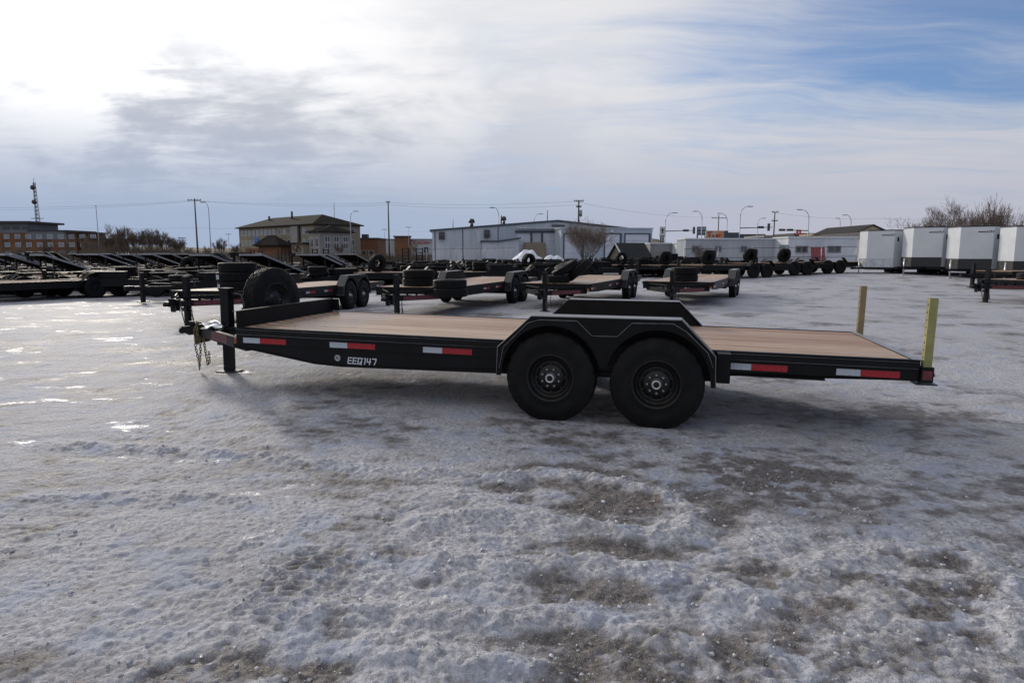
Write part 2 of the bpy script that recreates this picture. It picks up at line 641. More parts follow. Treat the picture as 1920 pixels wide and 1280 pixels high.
def axis_steps(lo, hi, fine_lo, fine_hi, d0, g):
    v = list(np.arange(fine_lo, fine_hi, d0))
    p = fine_hi
    while p < hi:
        v.append(p)
        p += d0 + g * (p - fine_hi)
    v.append(hi)
    q, left = fine_lo, []
    while True:
        q -= d0 + g * (fine_lo - q)
        if q < lo:
            break
        left.append(q)
    left.append(lo)
    return np.array(sorted(set(left)) + v)


def build_ground():
    xs = axis_steps(-900, 900, -2.6, 2.6, 0.0135, 0.0155)
    ys = axis_steps(-40, 1800, 1.9, 4.6, 0.0115, 0.0165)
    X, Y = np.meshgrid(xs, ys)
    nx, ny = len(xs), len(ys)
    base = lot(X, Y)
    r = np.hypot(X, Y)
    near = 1 - smoothstep(9, 30, r)
    # how broken the ice is: rough in front of the camera, trodden flat to the left and farther off
    bk = fbm(X, Y, 1.7, 3, 5)
    rough = np.clip(0.35 + 0.75 * smoothstep(4.9, 2.6, Y) * smoothstep(-2.2, -0.6, X) + 0.55 * bk, 0.10, 1.25)
    rough = rough * (1 - 0.72 * smoothstep(4.8, 7.5, Y))
    h = 0.020 * fbm(X, Y, 1.4, 3, 11) * (0.5 + 0.5 * near)
    h = h + 0.009 * fbm(X, Y, 0.42, 3, 21) * rough * near
    rid = 1 - np.abs(vnoise(X / 0.21 + 0.5 * bk, Y / 0.15, 31))
    h = h + 0.0085 * (rid ** 2 - 0.45) * rough * near
    h = h + 0.021 * fbm(X, Y, 0.12, 3, 41, 0.65) * (0.25 + 0.75 * rough) * near
    h = h + 0.0095 * fbm(X, Y, 0.038, 2, 45, 0.6) * (0.35 + 0.65 * rough) * near
    clod = vnoise(X / 0.075, Y / 0.075, 51) + 0.5 * vnoise(X / 0.031, Y / 0.031, 52)
    h = h + 0.026 * np.clip(clod - 0.58, 0, 1) * np.clip(rough - 0.3, 0, 1) * near
    h = h + 0.012 * fbm(X, Y, 3.5, 2, 61) * smoothstep(6, 14, r)
    h = h + 0.020 * fbm(X, Y * 1.4, 0.45, 4, 62, 0.6) * smoothstep(5, 9, r) * (1 - smoothstep(25, 60, r))
    # ploughed ridges and turning marks, as the photograph shows them
    lumps = 0.35 + 1.9 * np.clip(fbm(X, Y, 0.13, 4, 71, 0.6) + 0.22, 0, 1.3)
    ridges = [
        ([(-3.6, 5.0), (-2.51, 4.89), (-2.05, 4.82), (-1.57, 4.7), (-0.98, 4.52), (-0.41, 4.47), (-0.04, 4.40)], 0.09, 0.030),
        ([(-0.04, 4.40), (0.23, 4.52), (0.56, 4.41), (0.97, 4.11), (1.12, 3.8), (1.0, 3.56), (0.74, 3.49), (0.46, 3.6), (0.0, 3.75), (-0.5, 3.62)], 0.085, 0.038),
        ([(-0.9, 2.72), (-0.4, 2.63), (0.0, 2.63), (0.21, 2.67), (0.4, 2.61), (0.7, 2.45)], 0.07, 0.030),
        ([(1.30, 2.95), (1.65, 3.23), (1.97, 3.36), (2.21, 3.33), (2.41, 3.23), (2.36, 2.95), (2.23, 2.70), (2.05, 2.5)], 0.07, 0.026),
        ([(-0.35, 3.15), (0.05, 3.08), (0.42, 3.18), (0.80, 3.02), (1.1, 2.8)], 0.09, 0.034),
        ([(-0.55, 2.45), (-0.25, 2.36), (0.1, 2.30)], 0.08, 0.036),
        ([(-2.1, 7.1), (-1.2, 5.9), (-0.44, 4.83)], 0.06, 0.014),
        ([(-3.0, 3.9), (-2.3, 4.0), (-1.7, 3.9)], 0.10, 0.022),
    ]
    for pts, wd, hh in ridges:
        d = poly_dist(X, Y, pts)
        h = h + 0.78 * hh * np.exp(-(d / wd) ** 2) * lumps
        h = h - 0.35 * hh * np.exp(-((d - 2.3 * wd) / wd) ** 2)
    # tyre tread print pressed into the slush
    tx, ty = X + 0.985, Y - 2.93
    ca, sa = math.cos(-0.22), math.sin(-0.22)
    a, b = tx * ca + ty * sa, -tx * sa + ty * ca
    inside = smoothstep(0.20, 0.16, np.abs(a)) * smoothstep(0.36, 0.30, np.abs(b))
    za = a + 0.016 * np.sin(b * 2 * np.pi / 0.105)
    rib = np.maximum(np.exp(-((za - 0.062) / 0.013) ** 2), np.exp(-((za + 0.062) / 0.013) ** 2))
    rib = np.maximum(rib, np.maximum(np.exp(-((za - 0.17) / 0.013) ** 2), np.exp(-((za + 0.17) / 0.013) ** 2)))
    cross = np.exp(-((((b + 0.35 * np.abs(a)) / 0.052) % 1.0 - 0.5) / 0.17) ** 2)
    h = h * (1 - 0.75 * inside) + inside * (-0.008 + 0.021 * np.maximum(rib, cross * 0.55))
    # wheels of the trailer sit in the ice
    dirt = 0.32 + 0.68 * fbm(X, Y, 1.15, 4, 81) + 0.62 * fbm(X, Y * 1.7, 0.34, 4, 91) * (1 - 0.62 * smoothstep(6, 13, r)) + 0.3 * fbm(X, Y * 0.8, 0.9, 3, 93) * smoothstep(7, 13, r)
    stre = fbm(X * 0.45, Y * 1.25, 1.3, 4, 95)
    dirt = dirt + 0.38 * stre * smoothstep(6, 12, r) - 0.03
    patches = [(2.02, 2.92, 0.30, 0.27, .62), (1.42, 2.95, 0.30, 0.22, .62), (1.62, 4.55, 0.42, 0.62, .62), (-1.03, 2.33, 0.20, 0.10, .75),
               (-0.72, 2.28, 0.16, 0.08, .9), (0.62, 3.95, 0.42, 0.22, .5), (0.55, 3.30, 0.36, 0.14, .35), (-1.05, 3.15, 0.35, 0.3, .25),
               (0.40, 2.32, 0.30, 0.10, .5), (2.5, 4.6, .8, .5, .25), (1.2, 2.35, .3, .12, .35), (0.0, 5.6, 1.8, .5, .35), (3.3, 6.5, 1.5, .4, .3),
               (1.9, 4.2, 1.0, 0.9, .22), (2.5, 3.0, .7, .6, .24), (0.5, 2.40, .8, .25, .22), (3.2, 5.0, 1.4, .8, .22), (-0.2, 3.4, .5, .2, .16), (-2.3, 3.0, .6, .15, .2)]
    for px, py, rx, ry, am in patches:
        q = ((X - px) / rx) ** 2 + ((Y - py) / ry) ** 2
        dirt = dirt + 0.62 * am * np.exp(-q) * (0.8 + 2.2 * fbm(X, Y, 0.13, 4, 97, 0.65))
        h = h - 0.012 * am * np.exp(-q)
    dirt = dirt - np.clip(h, -0.03, 0.05) * 13.0 * near
    grass = smoothstep(88, 120, Y + 8 * fbm(X, Y, 30, 2, 99))
    Z = base + h
    # keep the trailer's own contact spots level
    for lx in (-0.45, 0.50):
        for ly in (-0.1, 2.17):
            wx = ROOT[0] + lx * math.cos(YAW) - ly * math.sin(YAW)
            wy = ROOT[1] + lx * math.sin(YAW) + ly * math.cos(YAW)
            k = np.exp(-(((X - wx) ** 2 + (Y - wy) ** 2) / 0.30 ** 2))
            Z = Z * (1 - k) + (base + 0.012) * k
    co = np.stack([X, Y, Z], -1).reshape(-1, 3).astype(np.float32)
    idx = np.arange(nx * ny, dtype=np.int32).reshape(ny, nx)
    q = np.stack([idx[:-1, :-1], idx[:-1, 1:], idx[1:, 1:], idx[1:, :-1]], -1).reshape(-1, 4)
    me = bpy.data.meshes.new('ground')
    me.vertices.add(len(co))
    me.vertices.foreach_set('co', co.ravel())
    me.loops.add(q.size)
    me.loops.foreach_set('vertex_index', q.ravel())
    me.polygons.add(len(q))
    me.polygons.foreach_set('loop_start', np.arange(0, q.size, 4, dtype=np.int32))
    me.polygons.foreach_set('loop_total', np.full(len(q), 4, dtype=np.int32))
    me.polygons.foreach_set('use_smooth', np.ones(len(q), dtype=bool))
    for nm, arr in (('dirt', dirt), ('grass', grass)):
        at = me.attributes.new(nm, 'FLOAT', 'POINT')
        at.data.foreach_set('value', np.clip(arr, 0, 1).astype(np.float32).ravel())
    me.update()
    m, t, b = new_mat('icy_snow')
    co_ = t.new('ShaderNodeTexCoord').outputs['Object']
    dn = t.new('ShaderNodeAttribute', attribute_name='dirt').outputs['Fac']
    gn = t.new('ShaderNodeAttribute', attribute_name='grass').outputs['Fac']
    n1 = t.noise(co_, 5.0, 6, 0.65)
    n2 = t.noise(co_, 38.0, 4, 0.62)
    n3 = t.noise(co_, 170.0, 3, 0.6)
    n0 = t.noise(co_, 0.45, 5, 0.6)
    dm = t.math('ADD', dn, t.math('MULTIPLY', t.math('SUBTRACT', n1, 0.5), 0.95))
    n15 = t.noise(co_, 15.0, 5, 0.65)
    dm = t.math('ADD', dm, t.math('MULTIPLY', t.math('SUBTRACT', n15, 0.5), 0.9))
    dm = t.math('ADD', dm, t.math('MULTIPLY', t.math('SUBTRACT', n2, 0.5), 1.0))
    ice = t.smooth(dm, 0.26, 0.84)
    snow = t.mix(t.smooth(n2, 0.34, 0.66), (0.285, 0.282, 0.302, 1), (0.58, 0.572, 0.598, 1))
    snow = t.mix(t.smooth(n3, 0.40, 0.28, 0, 0.55), snow, (0.17, 0.165, 0.17, 1))
    snow = t.mix(t.smooth(n3, 0.58, 0.72), snow, (0.80, 0.80, 0.84, 1))
    icec = t.mix(t.smooth(n2, 0.35, 0.7), (0.092, 0.080, 0.073, 1), (0.215, 0.197, 0.186, 1))
    icec = t.mix(t.smooth(n3, 0.42, 0.30, 0, 0.6), icec, (0.06, 0.055, 0.053, 1))
    icec = t.mix(t.smooth(n3, 0.57, 0.70), icec, (0.42, 0.415, 0.43, 1))
    ochre = t.smooth(t.noise(co_, 0.8, 4, 0.6), 0.50, 0.70, 0, 0.5)
    snow = t.mix(ochre, snow, (0.31, 0.285, 0.255, 1))
    bluish = t.smooth(t.noise(t.vmath('ADD', co_, (31, 7, 0)), 2.6, 4, 0.6), 0.48, 0.66, 0, 0.60)
    snow = t.mix(bluish, snow, (0.36, 0.40, 0.51, 1))
    col = t.mix(ice, snow, icec)
    gcol = t.mix(t.smooth(n0, 0.35, 0.65), (0.13, 0.105, 0.065, 1), (0.21, 0.18, 0.12, 1))
    col = t.mix(gn, col, gcol)
    t.put(b.inputs['Base Color'], col)
    wetp = t.smooth(t.noise(t.mapping(co_, scale=(1.0, 2.2, 1)), 1.1, 6, 0.68), 0.605, 0.68)
    rr = t.mix(wetp, t.mix(ice, t.smooth(n2, 0.3, 0.7, 0.60, 0.80), t.smooth(n1, 0.3, 0.7, 0.42, 0.62)), (0.24, 0.24, 0.24, 1))
    rr = t.mix(gn, rr, (0.95, 0.95, 0.95, 1))
    t.put(b.inputs['Roughness'], rr)
    b.inputs['IOR'].default_value = 1.33
    t.put(b.inputs['Specular IOR Level'], t.math('ADD', 0.16, t.math('MULTIPLY', wetp, 0.45)))
    flat = t.math('SUBTRACT', 1.0, t.math('MULTIPLY', wetp, 0.8))
    bn = t.bump(t.noise(co_, 13.0, 5, 0.65), 0.55, 0.035)
    bn = t.bump(n2, 0.8, 0.014, bn)
    bn = t.bump(t.math('MULTIPLY', n3, flat), 0.75, 0.005, bn)
    t.put(b.inputs['Normal'], bn)
    me.materials.append(m)
    o = bpy.data.objects.new('ground', me)
    COL.objects.link(o)
    struct(o)


build_ground()


def ice_crumbs():
    """loose crumbs of ice and frozen slush lying on the broken ground in front"""
    rs = np.random.RandomState(5)
    rnd = random.Random(5)
    g = bpy.data.objects['ground']
    dg = bpy.context.evaluated_depsgraph_get()
    bm = bmesh.new()
    bmesh.ops.create_icosphere(bm, subdivisions=1, radius=1.0)
    iv = [v.co.copy() for v in bm.verts]
    bi = [tuple(v.index for v in f.verts) for f in bm.faces]
    bm.free()
    from mathutils.bvhtree import BVHTree
    me = g.data
    co = np.empty(len(me.vertices) * 3, np.float32)
    me.vertices.foreach_get('co', co)
    co = co.reshape(-1, 3)
    b = MB()
    n = 0
    ys_all = co[:, 1]
    sel = np.where((ys_all > 2.0) & (ys_all < 5.2) & (np.abs(co[:, 0]) < 3.0))[0]
    pick = rs.choice(sel, 9000)
    field = fbm(co[pick, 0].astype(float), co[pick, 1].astype(float), 0.5, 2, 77)
    for i, fv in zip(pick, field):
        x, y, z = (float(c) for c in co[i])
        den = 0.18 + 0.9 * float(fv) + 0.30 * (x > -0.9) - 0.12 * (y - 2.6)
        if rnd.random() > den:
            continue
        r = 0.0030 + 0.0095 * rnd.random() ** 4
        if rnd.random() < 0.012:
            r = rnd.uniform(0.014, 0.024)
        sx, sy, sz = (rnd.uniform(0.7, 1.3) for _ in range(3))
        a = rnd.uniform(0, 6.28)
        c, s_ = math.cos(a), math.sin(a)
        vs = []
        for v in iv:
            k = r * rnd.uniform(0.75, 1.2)
            vx, vy, vz = v.x * sx * k, v.y * sy * k, v.z * sz * k * 0.8
            vs.append((x + vx * c - vy * s_, y + vx * s_ + vy * c, z + 0.25 * r + vz))
        b.add(vs, bi, False)
        n += 1
    m, t, p = new_mat('ice_crumb')
    co_ = t.new('ShaderNodeTexCoord').outputs['Object']
    nn = t.noise(co_, 22, 3, 0.6)
    t.put(p.inputs['Base Color'], t.mix(t.smooth(nn, 0.35, 0.65), (0.32, 0.31, 0.32, 1), (0.62, 0.62, 0.65, 1)))
    p.inputs['Roughness'].default_value = 0.45
    p.inputs['Specular IOR Level'].default_value = 0.35
    o = b.build('ice_crumbs', m)
    o['kind'] = 'stuff'


ice_crumbs()

# ------------------------------------------------------------------ wheels
TR, TW = 0.414, 0.205


def tyre_mesh(name='tyre', n=96, R=TR, W=TW, rin=0.212):
    hw = W / 2
    prof = [(rin - 0.012, -hw * 0.80), (rin, -hw * 0.90), (rin + 0.018, -hw * 0.97), (rin + 0.024, -hw * 0.93), (rin + 0.07, -hw * 1.03),
            (R * 0.855, -hw * 1.04), (R * 0.865, -hw * 1.0), (R * 0.93, -hw * 0.97), (R * 0.975, -hw * 0.86), (R * 0.995, -hw * 0.70)]
    for g in (-0.42, 0.0, 0.42):
        a, b = hw * (g - 0.07), hw * (g + 0.07)
        prof += [(R, a), (R - 0.013, a + 0.002), (R - 0.013, b - 0.002), (R, b)]
    prof += [(r, -y) for r, y in reversed(prof[:10])]
    vs, fs = [], []
    m = len(prof)
    for k in range(n):
        a = 2 * PI * k / n
        for i, (r, y) in enumerate(prof):
            if r > R * 0.97 and abs(y) > hw * 0.5 and k % 4 == 0:
                r -= 0.011
            elif r >= R - 1e-6 and abs(y) < hw * 0.4 and (k + 2) % 4 == 0:
                r -= 0.006
            vs.append((r * math.cos(a), y, r * math.sin(a)))
    for k in range(n):
        k2 = (k + 1) % n
        for i in range(m - 1):
            fs.append((k * m + i, k * m + i + 1, k2 * m + i + 1, k2 * m + i))
    b = MB()
    b.add(vs, fs, True)
    return b.mesh(name, MT['tyre'])


def rim_mesh(n=48):
    b = MB()
    b.lathe([(0.204, -0.084), (0.221, -0.092), (0.223, -0.097), (0.214, -0.099), (0.203, -0.090), (0.193, -0.068), (0.186, -0.050), (0.172, -0.046), (0.163, -0.030),
             (0.150, -0.018), (0.138, -0.020), (0.120, -0.042), (0.106, -0.052), (0.070, -0.053), (0.050, -0.058), (0.0, -0.058)], n)
    b.lathe([(0.204, -0.084), (0.188, 0.02), (0.200, 0.085), (0.170, 0.080), (0.165, 0.03), (0.05, 0.02), (0.0, 0.02)], n)
    # hand holes between the nuts
    for k in range(8):
        a = 2 * PI * (k + 0.5) / 8
        b.tube([(0.129 * math.cos(a), -0.030, 0.129 * math.sin(a)), (0.129 * math.cos(a), -0.0385, 0.129 * math.sin(a))], 0.013, 10)
    return b.mesh('rim', MT['rim'])


def hub_mesh():
    b = MB()
    b.lathe([(0.050, -0.050), (0.050, -0.060), (0.044, -0.066), (0.043, -0.104), (0.040, -0.114), (0.033, -0.117), (0.026, -0.112), (0.024, -0.104), (0.0, -0.104)], 24)
    return b.mesh('hub_cap', MT['zinc'])


def plug_mesh():
    b = MB()
    b.lathe([(0.0235, -0.103), (0.0225, -0.110), (0.017, -0.113), (0.0, -0.1135)], 16)
    return b.mesh('hub_plug', MT['hole'])


def nut_mesh():
    b = MB()
    b.lathe([(0.0135, 0.0), (0.0135, -0.020), (0.009, -0.027), (0.0, -0.028)], 6, smooth=False)
    return b.mesh('lug_nut', MT['nut'])


ME = dict(tyre=tyre_mesh(), rim=rim_mesh(), hub=hub_mesh(), plug=plug_mesh(), nut=nut_mesh())
ME['tyre_low'] = tyre_mesh('tyre', 36)
b_ = MB()
b_.lathe([(0.218, -0.088), (0.205, -0.09), (0.186, -0.05), (0.15, -0.018), (0.12, -0.042), (0.05, -0.055), (0.045, -0.10), (0.0, -0.104)], 20)
b_.lathe([(0.205, 0.085), (0.18, 0.03), (0.0, 0.02)], 20)
ME['rim_low'] = b_.mesh('rim', MT['rim'])


def make_wheel(parent, x, y, z, flip=False, full=True, spin=0.0, name='wheel'):
    """a wheel part: the rim carries tyre, hub cap and nuts"""
    w = link_mesh(name, ME['rim' if full else 'rim_low'], parent, (x, y, z), (0, spin, PI if flip else 0))
    link_mesh('tyre', ME['tyre' if full else 'tyre_low'], w)
    if full:
        link_mesh('hub_cap', ME['hub'], w)
        link_mesh('hub_plug', ME['plug'], w)
        for k in range(8):
            a = 2 * PI * k / 8
            link_mesh('lug_nut', ME['nut'], w, (0.082 * math.cos(a), -0.050, 0.082 * math.sin(a)))
    return w


# ------------------------------------------------------------------ flatbed trailer
DW, XF, XR, DZ = 2.07, -3.85, 2.62, 0.706
FO = -0.193
WX = (-0.45, 0.50)


def plank_mesh(w, x0, x1, t=0.040):
    b = MB()
    c = 0.004
    hw = w / 2
    b.prism([(-hw, -t), (hw, -t), (hw, -c), (hw - c, 0), (-hw + c, 0), (-hw, -c)], x0, x1, 'x')
    return b.mesh('plank', MT['wood'])


def arc(cx, cz, r, a0, a1, n):
    return [(cx + r * math.cos(a0 + (a1 - a0) * i / n), cz + r * math.sin(a0 + (a1 - a0) * i / n)) for i in range(n + 1)]


FEND = [(-0.953, 0.405), (-0.946, 0.664), (-0.635, 0.962), (0.691, 0.976), (0.985, 0.675), (0.996, 0.405)]


def fender_parts(parent, far=False):
    def Y(y):
        return DW - y if far else y
    # top plates folded along the outline
    b = MB()
    th = 0.006
    for (ax, az), (bx, bz) in zip(FEND[:-1], FEND[1:]):
        d = Vector((bx - ax, 0, bz - az)).normalized()
        n = Vector((-d.z, 0, d.x))
        y0, y1 = sorted((Y(FO - 0.003), Y(0.045)))
        vs = [Vector((ax, y0, az)), Vector((bx, y0, bz)), Vector((bx, y1, bz)), Vector((ax, y1, az))]
        vs += [v + n * th for v in vs]
        b.add(vs, [(0, 1, 2, 3), (7, 6, 5, 4), (0, 4, 5, 1), (1, 5, 6, 2), (2, 6, 7, 3), (3, 7, 4, 0)])
    f = b.build('fender', MT['plate'], parent)
    # outer skirt with two wheel arches
    poly = [(x, z - 0.001) for x, z in FEND]
    poly[0] = (-0.952, 0.405)
    poly += [(0.958, 0.405)] + arc(0.50, 0.43, 0.455, 0.0, math.radians(166), 22)
    poly += [(0.050, 0.525), (0.000, 0.525)]
    poly += arc(-0.45, 0.43, 0.455, math.radians(14), PI, 22) + [(-0.912, 0.405)]
    b = MB()
    y0, y1 = sorted((Y(FO), Y(FO + 0.005)))
    b.prism(poly, y0, y1)
    b.build('skirt', MT['blackdull'], f)
    # inner panel above the deck
    b = MB()
    y0, y1 = sorted((Y(0.047), Y(0.053)))
    b.prism([(-0.905, DZ - 0.03), (-0.640, 0.957), (0.692, 0.970), (0.952, DZ - 0.03)], y0, y1)
    b.build('inner_panel', MT['blackdull'], f)
    # pressed bead and folded edges, dust and caught light drawn in pale grey
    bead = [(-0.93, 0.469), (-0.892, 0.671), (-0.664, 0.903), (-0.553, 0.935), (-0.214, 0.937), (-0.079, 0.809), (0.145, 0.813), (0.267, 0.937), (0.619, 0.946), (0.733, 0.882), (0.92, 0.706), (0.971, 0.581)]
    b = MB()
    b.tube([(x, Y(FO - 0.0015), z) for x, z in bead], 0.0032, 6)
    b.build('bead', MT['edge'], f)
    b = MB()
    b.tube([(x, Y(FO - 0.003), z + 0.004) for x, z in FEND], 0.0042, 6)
    b.build('dusty_fold_highlight', MT['edge'], f)
    if not far:
        b = MB()
        b.box(1.005, 1.115, FO + 0.03, 0.0, 0.45, 0.70)
        b.box(1.005, 1.115, FO + 0.028, FO + 0.03, 0.445, 0.462)
        b.build('fender_bracket', MT['blackdull'], f)
        b = MB()
        b.tube([(0.97, -0.05, 0.44), (0.97, -0.05, 0.60)], 0.012, 6)
        b.build('stop_bolt', MT['zinc'], f)
    return f


def beam_profile(x):
    pts = [(-3.90, 0.500), (-3.62, 0.474), (-2.94, 0.374), (-2.64, 0.362), (-1.0, 0.392), (1.10, 0.44), (1.104, 0.500), (1.905, 0.500), (1.91, 0.540), (2.62, 0.540)]
    return float(np.interp(x, [p[0] for p in pts], [p[1] for p in pts]))


BEAM = [(-3.90, 0.500), (-3.62, 0.474), (-2.94, 0.374), (-2.64, 0.362), (-1.0, 0.392), (1.10, 0.44), (1.104, 0.500), (1.905, 0.500), (1.91, 0.540), (2.615, 0.540)]


def chain_links(b, pts, link=0.042, w=0.026, wire=0.0045):
    """oval links strung along a polyline"""
    P = [Vector(p) for p in pts]
    L = [0]
    for a, c in zip(P[:-1], P[1:]):
        L.append(L[-1] + (c - a).length)
    s, k = 0.0, 0
    while s < L[-1]:
        i = max(j for j in range(len(L) - 1) if L[j] <= s + 1e-9)
        d = (P[i + 1] - P[i]).normalized()
        c = P[i] + d * (s - L[i])
        side = d.orthogonal().normalized()
        side = Matrix.Rotation(k * PI / 2 + 0.5, 3, d) @ side
        ring = []
        for q in range(9):
            a = 2 * PI * q / 8
            ring.append(c + d * (math.cos(a) * link * 0.62) + side * (math.sin(a) * w / 2))
        b.tube(ring, wire, 4, cap=False)
        s += link * 0.82
        k += 1


def make_trailer(name, label, cat, main, group=None):
    root = thing(name, label, cat, group=group)
    # deck planks
    n = 11
    y0, y1 = 0.056, DW - 0.056
    w = (y1 - y0) / n
    pm = plank_mesh(w - 0.010, XF + 0.03, XR - 0.055)
    rnd = random.Random(4)
    for i in range(n):
        link_mesh('plank', pm, root, (0, y0 + w * (i + 0.5), DZ - 0.004 + rnd.uniform(-0.002, 0.0015)))
    # side rails: channel with a flat rub rail on spacers
    for far in (False, True):
        def Y(y):
            return DW - y if far else y
        b = MB()

        def bx(x0, x1, a, c, z0, z1):
            p, q = sorted((Y(a), Y(c)))
            b.box(x0, x1, p, q, z0, z1)
        bx(XF, XR, 0.003, 0.010, 0.536, 0.700)
        bx(XF, XR, 0.000, 0.052, 0.700, 0.707)
        bx(XF, XR, 0.000, 0.050, 0.530, 0.536)
        rail = b.build('side_rail', MT['black'], root)
        for xa, xb in ((XF + 0.02, -0.97), (1.12, XR - 0.02)):
            b = MB()
            bx(xa, xb, -0.034, -0.027, 0.636, 0.690)
            x = xa + 0.15
            while x < xb:
                bx(x, x + 0.05, -0.027, 0.003, 0.640, 0.686)
                bx(x - 0.004, x + 0.054, -0.036, 0.004, 0.686, 0.6905)
                x += 0.61
            rr_ = b.build('rub_rail', MT['black'], rail)
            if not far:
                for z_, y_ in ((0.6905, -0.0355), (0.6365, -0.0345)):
                    MB().tube([(xa, y_, z_), (xb, y_, z_)], 0.0016, 5).build('edge_highlight', MT['edge'], rr_)  # thin pale tubes paint a highlight along the rub rail's edges
        # reflective tape, white then red
        if not far:
            for xa, xm, xb in ((-3.765, -3.567, -3.261), (-2.763, -2.567, -2.264), (-1.754, -1.555, -1.252), (1.125, 1.300, 1.597), (1.986, 2.175, 2.475)):
                c = MB()
                c.box(xa, xm - 0.001, Y(-0.0005), Y(0.003), 0.5465, 0.6015)
                c.build('white_reflector', MT['white_r'], rail)
                c = MB()
                c.box(xm + 0.001, xb, Y(-0.0005), Y(0.003), 0.5465, 0.6015)
                c.build('red_reflector', MT['red'], rail)
        # deep main beam under the rail
        b = MB()
        p, q = sorted((Y(0.020), Y(0.028)))
        prof = BEAM if main else [(-3.90, 0.505), (-3.0, 0.47), (-2.0, 0.452), (1.10, 0.452), (1.104, 0.500), (2.615, 0.520)]
        b.prism([(x, z) for x, z in prof] + [(XR - 0.005, 0.53), (XF - 0.05, 0.53)], p, q)
        for (ax, az), (cx, cz) in zip(prof[:-1], prof[1:]):
            if cx - ax > 0.02:
                p, q = sorted((Y(0.0), Y(0.085)))
                d = Vector((cx - ax, 0, cz - az))
                b.add([(ax, p, az), (cx, p, cz), (cx, q, cz), (ax, q, az), (ax, p, az - 0.011), (cx, p, cz - 0.011), (cx, q, cz - 0.011), (ax, q, az - 0.011)],
                      [(0, 1, 2, 3), (7, 6, 5, 4), (0, 4, 5, 1), (1, 5, 6, 2), (2, 6, 7, 3), (3, 7, 4, 0)])
        for x in (-0.9, 1.0):
            p, q = sorted((Y(0.004), Y(0.02)))
            b.box(x, x + 0.008, p, q, beam_profile(x), 0.53)
        b.build('main_beam', MT['black'], root)
    # cross members, front and rear headers
    b = MB()
    b.box(0, 0.05, 0.055, DW - 0.055, 0.585, 0.655)
    xm = b.mesh('cross_member', MT['black'])
    x = XF + 0.35
    while x < XR - 0.1:
        link_mesh('cross_member', xm, root, (x, 0, 0))
        x += 0.405
    b = MB()
    b.box(XR - 0.052, XR, 0.053, DW - 0.053, 0.545, 0.703)
    b.build('rear_header', MT['black'], root)
    b = MB()
    b.box(XR - 0.050, XR + 0.004, 0.0, DW, 0.7075, 0.712)
    b.build('rear_edge_strip', MT['galv'], root)
    # bulkhead across the front of the deck
    if main:
        b = MB()
        b.box(XF - 0.012, XF - 0.004, 0.03, DW, 0.50, 0.868)
        b.box(XF - 0.055, XF - 0.004, 0.03, DW, 0.868, 0.874)
        b.box(XF - 0.004, XF + 0.09, DW - 0.008, DW, 0.715, 0.868)
        b.build('bulkhead', MT['blackdull'], root)
    else:
        b = MB()
        b.box(XF - 0.012, XF - 0.004, 0.0, DW, 0.53, 0.705)
        b.build('front_header', MT['black'], root)
    # A-frame drawbar
    for far in (False, True):
        ya, yb = (0.13, 0.985) if not far else (DW - 0.13, DW - 0.985)
        b = MB()
        b.bar((-3.80, ya, 0.497), (-5.08, yb, 0.497), 0.055, 0.118)
        t_ = b.build('drawbar', MT['black'], root)
        if not main:
            b = MB()
            b.bar((-3.80, ya, 0.640), (-4.95, yb + (-0.05 if not far else 0.05), 0.640), 0.02, 0.03)
            for k in range(6):
                f = 0.08 + 0.17 * k
                px, py = -3.80 + f * -1.15, ya + f * (yb - ya)
                b.box(px - 0.035, px + 0.035, py - 0.012, py + 0.012, 0.556, 0.626)
            b.build('stake_rail', MT['black'], t_)
        # red decal on the outer face
        d = Vector((-1.28, yb - ya, 0)).normalized()
        o = Vector((d.y, -d.x, 0)) * (1 if not far else -1)
        if o.y > 0 and not far:
            o = -o
        f0, f1 = (0.36, 0.68) if main else (0.16, 0.80)
        A = Vector((-3.80, ya, 0)) + d * (1.54 * f0) + o * 0.0285
        B = Vector((-3.80, ya, 0)) + d * (1.54 * f1) + o * 0.0285
        b = MB()
        b.bar((A.x, A.y, 0.500), (B.x, B.y, 0.500), 0.002, 0.088)
        dc = b.build('decal', MT['redecal'], t_)
        b = MB()
        kk = 8
        for k in range(kk):
            f = 0.10 + 0.82 * k / kk
            p = A.lerp(B, f) + o * 0.0012
            p2 = A.lerp(B, f + 0.055) + o * 0.0012
            b.bar((p.x, p.y, 0.470), (p2.x, p2.y, 0.528), 0.0012, 0.018, up=tuple(d))
            if k % 2:
                b.bar((p.x, p.y, 0.500), (A.lerp(B, f + 0.09) + o * 0.0012)[:2] + (0.500,), 0.0012, 0.012)
        b.build('decal_lettering', MT['decal_mark'], dc)
    b = MB()
    b.box(-3.905, -3.868, 0.045, 0.085, 0.515, 0.585)
    b.build('marker_lamp', MT['amber'], root)
    # coupler
    b = MB()
    cy = DW / 2
    b.box(-5.14, -5.04, cy - 0.075, cy + 0.075, 0.36, 0.585)
    b.box(-5.165, -5.14, cy - 0.05, cy + 0.05, 0.335, 0.60)
    cp = b.build('coupler', MT['black'], root)
    b = MB()
    b.prism([(-5.165, 0.455), (-5.165, 0.55), (-5.24, 0.558), (-5.33, 0.545), (-5.385, 0.512), (-5.39, 0.478), (-5.36, 0.455), (-5.30, 0.468), (-5.24, 0.440)], cy - 0.055, cy + 0.055)
    b.box(-5.27, -5.20, cy - 0.018, cy + 0.018, 0.556, 0.61)
    b.build('coupler_head', MT['blackdull'], cp)
    for z in (0.365, 0.405, 0.445):
        b = MB()
        b.tube([(-5.153, cy - 0.056, z), (-5.153, cy - 0.050, z)], 0.011, 8)
        b.build('coupler_bolt', MT['zinc'], cp)
